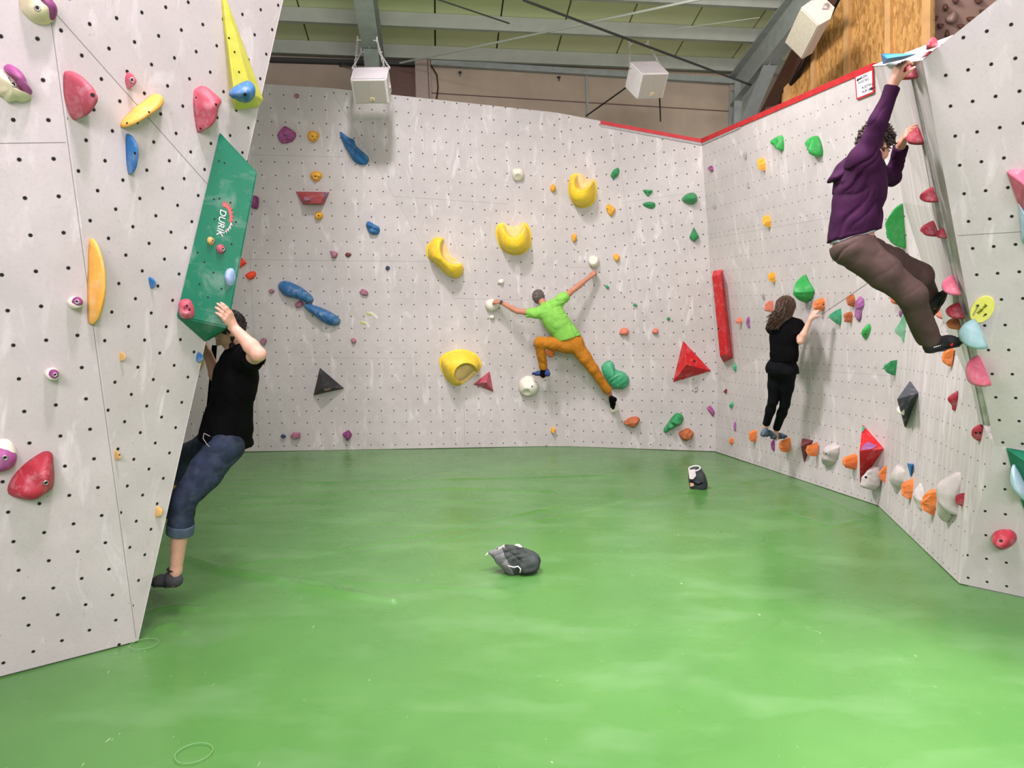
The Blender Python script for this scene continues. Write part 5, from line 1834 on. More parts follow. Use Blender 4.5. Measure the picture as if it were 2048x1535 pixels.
hair_d = plain('dark_hair', (0.014, 0.011, 0.010), 0.6, bmp=0.3, scale=60)
face_parts(man1, at, ax, 1.0, hair_d)
crop_hair('hair', at, ax, 1.0, hair_d, man1, seed=4, length=0.009)
# short beard along jaw and upper lip
bp_ = [cap_(at(sg * 0.064, 0.0, -0.045), at(sg * 0.045, 0.040, -0.088), 0.014, 0.016, 0.02) for sg in (-1, 1)]
bp_ += [cap_(at(-0.045, 0.040, -0.088), at(0, 0.066, -0.104), 0.016, 0.020, 0.02), cap_(at(0.045, 0.040, -0.088), at(0, 0.066, -0.104), 0.016, 0.020, 0.02),
        cap_(at(-0.022, 0.085, -0.050), at(0.022, 0.085, -0.050), 0.006, 0.006, 0.01), cap_(at(-0.006, 0.078, -0.086), at(0.006, 0.078, -0.086), 0.013, 0.013, 0.015)]
cloth('beard', bp_, 0.005, hair_d, man1, lambda Q: 0.003 * vnoise(Q, 5, 220))
blackc = plain('black_cotton', (0.0030, 0.0030, 0.0036), 0.9, var=0.1, scale=14, bmp=0.1, spec=0.06)
hem = unit(J['pv'] - J['nk'])
hemo = U(455, 878, 4.55)
hemn = unit(unit(U(398, 866, 4.55) - U(398, 800, 4.55)) + 0.1 * np.array([1, 0, 0]))
tl_ = [(U(455, 881, 4.55), unit(J['pv'] - mix(J['pv'], J['nk'], 0.4)))]
slv = lambda sh, el, t: [(mix(sh, el, t), unit(el - sh))]
TP = trunk(J, 0.97, 0.022, tl_) + [flat(J['pv'] + unit(J['nk'] - J['pv']) * 0.10, J['pv'] - unit(J['nk'] - J['pv']) * 0.06, unit(J['hpR'] - J['hpL']), 0.172, 0.150, 0.178, 0.175, 0.05, tl_)]
for e, t in (('L', 0.62), ('R', 0.72)):
    TP += [cap_(J['sh' + e], mix(J['sh' + e], J['el' + e], 0.75), 0.075, 0.072, 0.04, slv(J['sh' + e], J['el' + e], t))]
TP += [cap_(mix(J['nk'], J['hd'], -0.15), mix(J['nk'], J['hd'], 0.12), 0.074, 0.066, 0.03)]
cloth('t_shirt', TP, 0.0075, blackc, man1, folds_fn([((0.7, 0, 0.7), 0.09, 0.009, 0.02), ((-0.6, 0.3, 0.7), 0.07, 0.008, 0.02)]))
denim = plain('dark_denim', (0.022, 0.034, 0.062), 0.8, var=0.35, scale=12, bmp=0.2, spec=0.2, chalk=0.05)
tr = []
for e, cut in (('L', 0.40), ('R', 0.5)):
    hp, kn, an = J['hp' + e], J['kn' + e], J['an' + e]
    cl = [(mix(kn, an, cut), unit(an - kn))]
    tr += [cap_(hp, mix(hp, kn, 0.5), 0.112, 0.104, 0.04), cap_(mix(hp, kn, 0.5), kn, 0.104, 0.082, 0.03), cap_(kn, mix(kn, an, 0.7), 0.083, 0.076, 0.03, cl)]
wcl = [(mix(J['pv'], J['nk'], 0.14), unit(J['nk'] - J['pv']))]
tr += [flat(J['pv'] - hem * -0.02, mix(J['pv'], J['nk'], 0.2), unit(J['hpR'] - J['hpL']), 0.182, 0.135, 0.168, 0.125, 0.04, wcl)]
jeans = cloth('jeans', tr, 0.0068, denim, man1, folds_fn([((0.5, 0.2, -0.8), 0.05, 0.009, 0.025), ((0.9, 0.0, 0.5), 0.07, 0.007, 0.03)]))
kn, an = J['knL'], J['anL']
c0, c1 = mix(kn, an, 0.33), mix(kn, an, 0.47)
cuff = [cap_(mix(kn, an, 0.2), mix(kn, an, 0.6), 0.084, 0.081, 0.0, [(c1, unit(an - kn)), (c0, unit(kn - an))])]
V, Fc = body_mesh(cuff, 0.0055, folds_fn([((0.5, 0.5, 0.5), 0.05, 0.002, 0.02)]))
mesh_obj('rolled_cuff', V, Fc, plain('denim_inside', (0.055, 0.085, 0.12), 0.85, var=0.2, scale=20), jeans, True)
grey_shoe = plain('charcoal_suede', (0.045, 0.045, 0.050), 0.8, var=0.2)
hl, to = U(361, 1171, 4.42), U(296, 1166, 4.44)
SP, SO, sat = shoe(hl, to, np.array([0.05, 0, 1]), 1.0)
s1 = cloth('climbing_shoe', SP, 0.0052, grey_shoe, man1)
cloth('sole', SO, 0.0045, RUBBER, s1)
strap_m = plain('black_strap', (0.012, 0.012, 0.014), 0.7)
V, Fc = tube([sat(-0.045, 0.34, 0.012), sat(-0.046, 0.36, 0.045), sat(-0.02, 0.38, 0.074), sat(0.02, 0.38, 0.074), sat(0.046, 0.36, 0.045)], 0.009, 8)
mesh_obj('shoe_strap', V, Fc, strap_m, s1, True)
V, Fc = ring_torus(sat(0, 0.19, 0.105), unit(mix(sat(0, .2, .12), sat(0, .15, .12), 0.5) - sat(0, 0.2, 0.0)), 0.040, 0.007, 20, 6)
mesh_obj('ankle_collar', V, Fc, strap_m, s1, True)
hl, to = U(345, 1035, 5.02), U(310, 1028, 5.06)
SP, SO, _ = shoe(hl, to, np.array([0.05, 0, 1]), 1.0)
s2 = cloth('climbing_shoe', SP, 0.0058, grey_shoe, man1)
cloth('sole', SO, 0.005, RUBBER, s2)
V, Fc = tube([U(551, 0, 4.5) * 0 + U(521, 886, 4.4), U(515, 893, 4.39), U(512, 905, 4.39), U(517, 916, 4.40)], 0.0014, 5)
V, Fc = tube([U(420, 872, 4.34), U(408, 866, 4.33), U(406, 876, 4.32), U(414, 888, 4.315), U(419, 893, 4.315)], 0.0018, 5)
mesh_obj('drawstring', V, Fc, plain('pale_cord', (0.6, 0.58, 0.55), 0.8, bmp=0), jeans, True)

# ---- man in green T-shirt, spread out across the inner corner, seen from behind
J = joints(hd=(1078, 595, 10.86), nk=(1091, 613, 10.72), pv=(1142, 683, 10.85), shL=(1072, 626, 10.75), shR=(1122, 599, 10.72), elL=(1035, 622, 10.80), wrL=(1001, 604, 10.90),
           elR=(1151, 576, 10.76), wrR=(1180, 553, 10.80), hpL=(1131, 690, 10.86), hpR=(1153, 692, 10.84), knL=(1079, 684, 10.78), anL=(1087, 741, 11.0),
           knR=(1186, 737, 10.90), anR=(1219, 786, 11.05))
tan_skin = skin('tanned_skin', (0.50, 0.22, 0.13))
fwd = unit(np.array([0.42, 0.85, 0.25]))
upv = unit(np.array([-0.22, -0.20, 1]))
HP, at, ax = head(J['hd'], fwd, upv, 1.0)
P = trunk(J, 0.95) + arm(J['shL'], J['elL'], J['wrL'], 1.0) + arm(J['shR'], J['elR'], J['wrR'], 1.0) + leg(J['hpL'], J['knL'], J['anL']) + leg(J['hpR'], J['knR'], J['anR'])
P += [cap_(J['nk'], mix(J['nk'], J['hd'], 0.8), 0.056, 0.054, 0.03)] + HP
P += hand(J['wrL'], unit(U(984, 602, 10.96) - J['wrL']) + np.array([0, 0.1, 0]), np.array([-0.1, 0.75, -0.65]), np.array([0, 0, 1.0]), (0.35, 0.42, 0.45, 0.45), 0.12, 0.6, 0.3, 1.05)
P += hand(J['wrR'], unit(U(1188, 545, 10.82) - J['wrR']), np.array([0.4, 0.85, -0.3]), np.array([0.2, 0, 1.0]), 1.15, 0.0, 0.5, 0.8, 1.1)
P += [cap_(J['anL'], U(1085, 752, 11.0), 0.036, 0.032, 0.02), cap_(J['anR'], U(1224, 800, 11.08), 0.036, 0.03, 0.02)]
man2 = make_person('man in lime green T-shirt and rust-orange trousers spread across the inner corner', J, P, tan_skin, 0.0068)
hair_g = plain('greying_hair', (0.13, 0.105, 0.095), 0.7, var=0.5, scale=55, bmp=0.4)
face_parts(man2, at, ax, 1.0, hair_g)
crop_hair('hair', at, ax, 1.02, hair_g, man2, seed=9, low=-0.075, length=0.014, spikes=350)
V, Fc = ring_torus(mix(J['wrL'], J['elL'], 0.05), unit(J['elL'] - J['wrL']), 0.030, 0.007, 18, 6)
w_o = mesh_obj('watch', V, Fc, RUBBER, man2, True)
V, Fc = tube([mix(J['wrL'], J['elL'], 0.05) + np.array([0, -0.034, 0.010]), mix(J['wrL'], J['elL'], 0.05) + np.array([0, -0.046, 0.014])], 0.021, 16)
mesh_obj('watch_case', V, Fc, plain('watch_glass', (0.02, 0.03, 0.03), 0.15, bmp=0), w_o)
limec = plain('lime_green_cotton', (0.235, 0.56, 0.095), 0.85, var=0.1, scale=14, bmp=0.1, spec=0.15)
hv = unit(J['nk'] - J['pv'])
tl_ = [(U(1138, 675, 10.8), unit(np.array([0.25, 0, -1.0])))]
TP = trunk(J, 0.95, 0.020, tl_, 0.05)
for e, t in (('L', 0.50), ('R', 0.42)):
    TP += [cap_(J['sh' + e], mix(J['sh' + e], J['el' + e], 0.75), 0.080, 0.078, 0.045, slv(J['sh' + e], J['el' + e], t))]
TP += [cap_(J['nk'], mix(J['nk'], J['hd'], 0.12), 0.070, 0.064, 0.03)]
TP += [flat(mix(J['pv'], J['nk'], 0.45), mix(J['pv'], J['nk'], -0.1), unit(J['hpR'] - J['hpL']), 0.165, 0.125, 0.178, 0.145, 0.05, tl_)]
cloth('t_shirt', TP, 0.0085, limec, man2, folds_fn([((-0.30, 0.1, 0.95), 0.06, 0.010, 0.035), ((0.8, 0.2, 0.5), 0.11, 0.007, 0.03)]))
rustc = plain('rust_orange_cotton', (0.47, 0.185, 0.018), 0.85, var=0.15, scale=10, bmp=0.12, spec=0.15)
tr = []
for e in 'LR':
    hp, kn, an = J['hp' + e], J['kn' + e], J['an' + e]
    cl = [(mix(kn, an, 0.93), unit(an - kn))]
    tr += [cap_(hp, mix(hp, kn, 0.5), 0.115, 0.102, 0.04), cap_(mix(hp, kn, 0.5), kn, 0.102, 0.080, 0.03), cap_(kn, mix(kn, an, 1.1), 0.080, 0.062, 0.03, cl)]
tr += [flat(J['pv'] - hv * 0.03, mix(J['pv'], J['nk'], 0.16), unit(J['hpR'] - J['hpL']), 0.180, 0.140, 0.160, 0.125, 0.05)]
cloth('trousers', tr, 0.0085, rustc, man2, folds_fn([((0.6, 0.2, 0.8), 0.08, 0.008, 0.03), ((-0.6, 0.2, 0.7), 0.09, 0.007, 0.03)]))
blue_shoe = plain('blue_suede', (0.025, 0.055, 0.20), 0.7, var=0.3)
SP, SO, sat = shoe(U(1100, 752, 10.95), U(1063, 748, 11.16), np.array([0, -0.1, 1]), 1.05)
s1 = cloth('climbing_shoe', SP, 0.0065, blue_shoe, man2, label='blue shoe on the bent leg')
cloth('sole', SO, 0.006, RUBBER, s1)
sock = [cap_(mix(J['knL'], J['anL'], 0.88), U(1086, 750, 11.0), 0.043, 0.044, 0.01)]
cloth('sock', sock, 0.0065, blackc, man2)
SP, SO, sat = shoe(U(1218, 792, 10.95), U(1226, 817, 11.16), np.array([0.5, -0.8, 0.3]), 1.05)
s1 = cloth('climbing_shoe', SP, 0.0065, blackc, man2, label='black shoe on the straight leg')
cloth('sole', SO, 0.006, RUBBER, s1)

# ---- woman with long curly hair, dressed in black, seen from behind on the right wall
J = joints(hd=(1573, 612, 8.28), nk=(1571, 640, 8.24), pv=(1565, 728, 8.28), shL=(1546, 656, 8.44), shR=(1594, 652, 8.20), elL=(1566, 690, 8.62), wrL=(1586, 652, 8.52),
           elR=(1601, 682, 8.05), wrR=(1622, 636, 8.00), hpL=(1552, 740, 8.38), hpR=(1577, 742, 8.26), knL=(1546, 802, 8.50), anL=(1531, 853, 8.72),
           knR=(1570, 808, 8.48), anR=(1551, 862, 8.82), wa=(1573, 692, 8.20))
pale = skin('pale_skin', (0.66, 0.40, 0.30))
fwd = unit(np.array([0.85, 0.45, 0.1]))
HP, at, ax = head(J['hd'], fwd, np.array([-0.05, 0, 1]), 0.96)
P = trunk(J, 0.84) + arm(J['shL'], J['elL'], J['wrL'], 0.86) + arm(J['shR'], J['elR'], J['wrR'], 0.90) + leg(J['hpL'], J['knL'], J['anL'], 0.86) + leg(J['hpR'], J['knR'], J['anR'], 0.86)
P += [cap_(J['nk'], mix(J['nk'], J['hd'], 0.8), 0.046, 0.046, 0.03)] + HP
P += hand(J['wrR'], unit(U(1631, 621, 8.0) - J['wrR']), np.array([0.75, 0.45, 0.1]), np.array([-0.3, -0.6, 0.7]), (0.6, 0.75, 0.9, 1.0), 0.12, 0.7, 0.5, 0.92)
P += hand(J['wrL'], unit(U(1600, 640, 8.4) - J['wrL']), np.array([0.85, 0.2, 0.0]), np.array([0, 0.3, 0.7]), 0.6, 0.05, 0.5, 0.5, 0.9)
P += [cap_(J['anL'], U(1530, 866, 8.74), 0.033, 0.030, 0.02), cap_(J['anR'], U(1552, 876, 8.86), 0.033, 0.030, 0.02)]
woman = make_person('woman in black with long curly brown hair climbing close to the right wall', J, P, pale, 0.0065)
hair_b = plain('curly_brown_hair', (0.055, 0.026, 0.013), 0.5, var=0.75, scale=45, bmp=0.3)
face_parts(woman, at, ax, 0.96, hair_b)
# hair mass: cap plus long curls down to the shoulder blades
u_ = ax[2]
hm = [ell(J['hd'] + np.array([-0.01, -0.012, 0.022]), np.stack(ax), np.array([0.092, 0.108, 0.104]), 0.03, [(at(0, 0.055, 0.0), unit(ax[1]))]),
      flat(U(1571, 612, 8.22), U(1558, 650, 8.22), np.array([1, -0.3, 0]), 0.105, 0.085, 0.115, 0.06, 0.06)]
V, Fc = body_mesh(hm, 0.0075, folds_fn([((1, -0.3, 0.15), 0.03, 0.006, 0.02)]))
ho = mesh_obj('hair', V, Fc, hair_b, woman, True)
rs = np.random.RandomState(5)
locks = []
for k in range(230):
    a = rs.uniform(-1, 1)
    v = rs.uniform(0, 1)
    x0, y0 = 1571 + 15 * a, 596 + 14 * v + 8 * a * a
    x1 = 1558 + 22 * a * (0.9 if a > 0 else 1.0) - 5
    y1 = 646 + 14 * rs.uniform(-0.8, 1) - (14 if a > 0.3 else 0)
    n = 16
    pts = []
    ph = rs.uniform(0, 6.28)
    am = rs.uniform(0.006, 0.014)
    dep = 8.16 + 0.03 * rs.uniform(-1, 1) + 0.07 * a * a
    for i in range(n):
        t = i / (n - 1)
        p = U(x0 + (x1 - x0) * t ** 1.2, y0 + (y1 - y0) * t, dep - 0.05 * math.sin(math.pi * min(1, t * 1.2)) * 0.5)
        w = am * min(1, t * 1.6)
        p = p + np.array([w * math.sin(ph + t * 15), w * 0.8 * math.cos(ph + t * 15), 0])
        pts.append(p)
    locks.append((pts, rs.uniform(0.0055, 0.0095)))
hair_locks('hair_curls', locks, hair_b, ho)
tl_ = [(U(1565, 722, 8.25), np.array([0, 0, -1.0]))]
TP = trunk(J, 0.84, 0.022, tl_, 0.05)
tl2 = [(U(1565, 703, 8.25), unit(np.array([0.1, 0, -1.0])))]
for e, t in (('L', 0.7), ('R', 0.66)):
    TP += [cap_(J['sh' + e], mix(J['sh' + e], J['el' + e], 0.85), 0.072, 0.070, 0.045, slv(J['sh' + e], J['el' + e], t))]
TP += [cap_(J['nk'], mix(J['nk'], J['hd'], 0.12), 0.060, 0.055, 0.03)]
TP += [flat(mix(J['pv'], J['nk'], 0.75), mix(J['pv'], J['nk'], 0.30), unit(J['shR'] - J['shL']), 0.146, 0.116, 0.136, 0.118, 0.05, tl2)]
cloth('t_shirt', TP, 0.008, blackc, woman, folds_fn([((0.5, 0.2, 0.8), 0.08, 0.005, 0.03)]))
sh = [flat(mix(J['pv'], J['nk'], 0.30), J['pv'] - np.array([0, 0, 0.04]), unit(J['hpR'] - J['hpL']), 0.136, 0.114, 0.150, 0.128, 0.05, [(U(1560, 746, 8.3), np.array([0, 0, -1.0]))]),
      cap_(J['hpL'] + np.array([-0.01, -0.02, 0.02]), J['hpL'] + np.array([0, 0, -0.06]), 0.117, 0.106, 0.05, [(U(1560, 746, 8.3), np.array([0, 0, -1.0]))]),
      cap_(J['hpR'], J['hpR'] + np.array([0.02, -0.0, -0.06]), 0.112, 0.104, 0.05, [(U(1560, 747, 8.3), np.array([0, 0, -1.0]))])]
shirt2 = plain('black_jersey', (0.0034, 0.0036, 0.0055), 0.8, var=0.3, scale=9, bmp=0.12, spec=0.1)
cloth('tied_top', sh, 0.008, shirt2, woman, folds_fn([((0.6, 0.2, 0.8), 0.05, 0.005, 0.02)]))
legg = []
for e in 'LR':
    hp, kn, an = J['hp' + e], J['kn' + e], J['an' + e]
    cl = [(mix(kn, an, 0.90), unit(an - kn))]
    legg += [cap_(hp, mix(hp, kn, 0.5), 0.094, 0.076, 0.03), cap_(mix(hp, kn, 0.45), kn, 0.076, 0.056, 0.03), cap_(kn, mix(kn, an, 0.35), 0.055, 0.056, 0.03, cl),
             cap_(mix(kn, an, 0.3), mix(kn, an, 1.05), 0.056, 0.042, 0.03, cl)]
legg += [flat(J['pv'] - np.array([0, 0, 0.05]), mix(J['pv'], J['nk'], 0.2), unit(J['hpR'] - J['hpL']), 0.150, 0.122, 0.135, 0.105, 0.04)]
cloth('leggings', legg, 0.0075, plain('black_leggings', (0.0032, 0.0032, 0.005), 0.7, var=0.2, bmp=0.05, spec=0.1), woman, folds_fn([((0.3, 0.3, 0.9), 0.05, 0.002, 0.02)]))
shoe_b = plain('blue_grey_suede', (0.075, 0.12, 0.16), 0.75, var=0.3)
for (h_, t_, u2_, lb) in (((1522, 872, 8.66), (1545, 866, 8.90), np.array([0.2, -0.35, 1]), None), ((1541, 877, 8.80), (1573, 873, 9.02), np.array([0.0, -0.2, 1]), None)):
    SP, SO, sat = shoe(U(*h_), U(*t_), u2_, 0.95)
    s1 = cloth('climbing_shoe', SP, 0.006, shoe_b, woman)
    cloth('sole', SO, 0.0055, RUBBER, s1)
    V, Fc = tube([sat(-0.040, 0.45, 0.03), sat(-0.02, 0.47, 0.062), sat(0.02, 0.47, 0.062), sat(0.040, 0.45, 0.03)], 0.008, 6)
    mesh_obj('shoe_strap', V, Fc, strap_m, s1, True)

# ---- man in purple jacket on the prow
J = joints(hd=(1750, 291, 4.43), nk=(1728, 322, 4.44), pv=(1706, 482, 4.46), shR=(1728, 322, 4.30), shL=(1742, 340, 4.62), elR=(1757, 244, 4.20), wrR=(1787, 168, 4.19), elL=(1786, 355, 4.76), wrL=(1803, 287, 4.58),
           hpR=(1713, 500, 4.37), hpL=(1718, 498, 4.56), knR=(1822, 590, 4.33), anR=(1858, 684, 4.50), knL=(1838, 551, 4.72), anL=(1861, 612, 5.0))
warm = skin('warm_skin', (0.58, 0.30, 0.20))
fwd = unit(np.array([0.62, 0.40, -0.55]))
upv = unit(U(1747, 240, 4.47) - U(1744, 290, 4.47))
HP, at, ax = head(J['hd'], fwd, upv, 1.0)
P = trunk(J, 0.97) + arm(J['shR'], J['elR'], J['wrR'], 0.86) + arm(J['shL'], J['elL'], J['wrL'], 0.9) + leg(J['hpR'], J['knR'], J['anR']) + leg(J['hpL'], J['knL'], J['anL'])
P += [cap_(J['nk'], mix(J['nk'], J['hd'], 0.8), 0.056, 0.054, 0.03)] + HP
P += hand(J['wrR'], unit(U(1797, 137, 4.16) - J['wrR']), np.array([0.85, 0.30, -0.35]), np.array([0.2, -0.7, 0.1]), (0.80, 0.85, 0.85, 0.85), 0.05, 0.5, 0.4, 1.0)
P += hand(J['wrL'], unit(U(1813, 266, 4.50) - J['wrL']), np.array([0.8, -0.3, -0.2]), np.array([-0.2, 0.6, 0.4]), (0.55, 0.6, 0.6, 0.6), 0.05, 0.5, 0.4, 1.0)
P += [cap_(J['anR'], U(1866, 694, 4.50), 0.038, 0.034, 0.02), cap_(J['anL'], U(1868, 606, 5.0), 0.038, 0.034, 0.02)]
man4 = make_person('man in dark purple hooded jacket and brown trousers climbing the prow on the right', J, P, warm, 0.0058)
hair_c = plain('short_curly_hair', (0.040, 0.027, 0.020), 0.65, var=0.5, scale=60, bmp=0.3)
face_parts(man4, at, ax, 1.0, hair_c)
crop_hair('hair', at, ax, 1.0, hair_c, man4, seed=12, spikes=520, curl=0.9, low=-0.05, length=0.020, thick=0.022)
purp = plain('dark_purple_softshell', (0.032, 0.0048, 0.031), 0.8, var=0.25, scale=8, bmp=0.1, spec=0.15)
hv = unit(J['nk'] - J['pv'])
tl_ = [(U(1710, 466, 4.45), unit(np.array([0.30, 0, -1.0])))]
TP = trunk(J, 0.97, 0.026, tl_, 0.05)
for e, t in (('R', 0.93), ('L', 0.90)):
    sh_, el_, wr_ = J['sh' + e], J['el' + e], J['wr' + e]
    TP += [cap_(sh_, el_, 0.066, 0.049, 0.04), cap_(el_, mix(el_, wr_, 1.05), 0.050, 0.043, 0.03, [(mix(el_, wr_, t), unit(wr_ - el_))])]
TP += [cap_(mix(J['pv'], J['nk'], 0.85), J['shR'], 0.09, 0.064, 0.05), cap_(J['nk'], mix(J['nk'], J['hd'], 0.15), 0.080, 0.072, 0.03)]
TP += [flat(mix(J['pv'], J['nk'], 0.6), mix(J['pv'], J['nk'], 0.0), unit(J['hpR'] - J['hpL']), 0.165, 0.130, 0.165, 0.130, 0.05, tl_)]
jk = cloth('jacket', TP, 0.0070, purp, man4, folds_fn([((0.80, 0.2, -0.55), 0.050, 0.012, 0.03), ((0.86, 0.2, -0.40), 0.033, 0.006, 0.03)]))
hood = [flat(U(1700, 334, 4.46), U(1664, 359, 4.46), np.array([0, 1.0, 0]), 0.11, 0.055, 0.075, 0.022, 0.03), flat(U(1690, 340, 4.46), U(1677, 382, 4.46), np.array([0, 1.0, 0]), 0.10, 0.045, 0.08, 0.030, 0.02), cap_(U(1722, 322, 4.45), U(1700, 342, 4.46), 0.075, 0.070, 0.04)]
cloth('hood', hood, 0.0065, purp, jk, folds_fn([((0.5, 0.3, -0.8), 0.05, 0.009, 0.03)]))
wl = [(U(1710, 488, 4.45), unit(np.array([-0.35, 0, -1.0]))), (U(1710, 466, 4.45), np.array([0.35, 0, 1.0]))]
cloth('undershirt', [flat(mix(J['pv'], J['nk'], 0.3), mix(J['pv'], J['nk'], -0.1), unit(J['hpR'] - J['hpL']), 0.168, 0.122, 0.172, 0.130, 0.04, [(U(1712, 474, 4.45), unit(np.array([0.30, 0, -1.0])))])], 0.007,
      plain('pale_grey_cotton', (0.42, 0.45, 0.48), 0.8, bmp=0.1), man4)
brown_c = plain('brown_cotton', (0.074, 0.047, 0.040), 0.8, var=0.2, scale=9, bmp=0.12, spec=0.2)
tr = []
for e in 'LR':
    hp, kn, an = J['hp' + e], J['kn' + e], J['an' + e]
    cl = [(mix(kn, an, 0.96), unit(an - kn))]
    tr += [cap_(hp, mix(hp, kn, 0.5), 0.110, 0.098, 0.05), cap_(mix(hp, kn, 0.5), kn, 0.098, 0.080, 0.04), cap_(kn, mix(kn, an, 1.15), 0.079, 0.070, 0.04, cl)]
tr += [flat(J['pv'] - hv * 0.03, mix(J['pv'], J['nk'], 0.14), unit(J['hpR'] - J['hpL']), 0.176, 0.134, 0.168, 0.124, 0.05, [(U(1712, 484, 4.45), unit(np.array([-0.22, 0, 1.0])))])]
cloth('trousers', tr, 0.0070, brown_c, man4, folds_fn([((0.75, 0.2, 0.55), 0.08, 0.008, 0.035), ((-0.5, 0.2, 0.9), 0.06, 0.007, 0.03)]))
shoe_k = plain('black_suede', (0.010, 0.010, 0.011), 0.7)
redm = plain('red_trim', (0.42, 0.012, 0.02), 0.5, bmp=0)
for (h_, t_, u2_) in (((1853, 706, 4.46), (1924, 684, 4.58), np.array([-0.05, 0, 1])), ((1864, 634, 4.96), (1896, 584, 4.74), np.array([-0.75, 0, 0.65]))):
    SP, SO, sat = shoe(U(*h_), U(*t_), u2_, 1.18)
    s1 = cloth('climbing_shoe', SP, 0.0052, shoe_k, man4)
    cloth('sole', SO, 0.0048, RUBBER, s1)
    sgn = 1 if sat(0.05, 0.5, 0.02)[1] < sat(-0.05, 0.5, 0.02)[1] else -1
    V, Fc = tube([sat(sgn * 0.035, 0.50, 0.008), sat(sgn * 0.039, 0.56, 0.030), sat(sgn * 0.026, 0.60, 0.048)], np.array([0.012, 0.011, 0.007]), 8)
    mesh_obj('shoe_trim', V, Fc, redm, s1, True)
    mbt = MB()
    for q in range(6):
        mbt.add(tube([sat(sgn * 0.036, 0.05 + q * 0.05, 0.028), sat(sgn * 0.037, 0.075 + q * 0.05, 0.030)], 0.0035, 5))
    mbt.build('shoe_stitching', plain('white_thread', (0.75, 0.75, 0.75), 0.7, bmp=0), s1)
V, Fc = ring_torus(U(1852, 690, 4.46), np.array([0.2, 1, 0]), 0.018, 0.003, 14, 5, (0.6, 1.0))
mesh_obj('pull_loop', V, Fc, strap_m, man4, True)

# ------------------------------------------------------------------ loudspeakers
spk_white = plain('speaker_white', (0.74, 0.72, 0.71), 0.45, var=0.04, scale=8, bmp=0.03)
spk_top = plain('speaker_top_grey', (0.56, 0.53, 0.55), 0.5, var=0.06, scale=8, bmp=0.03)
grille_m, nt, b = new_mat('speaker_grille')
tc = node(nt, 'ShaderNodeTexCoord').outputs['Object']
wv = node(nt, 'ShaderNodeTexWave', wave_type='BANDS', bands_direction='X')
wv.inputs['Scale'].default_value = 28
wv.inputs['Distortion'].default_value = 0.6
link(nt, tc, wv.inputs['Vector'])
link(nt, mixc(nt, wv.outputs[0], (0.36, 0.34, 0.29), (0.50, 0.47, 0.42)), b.inputs['Base Color'])
b.inputs['Roughness'].default_value = 0.6
galv = plain('galvanised_steel', (0.62, 0.61, 0.60), 0.4, metal=0.35, bmp=0.05)
badge_m = plain('cream_badge', (0.80, 0.66, 0.38), 0.5, bmp=0)
badge_k = plain('badge_ink', (0.35, 0.10, 0.02), 0.5, bmp=0)


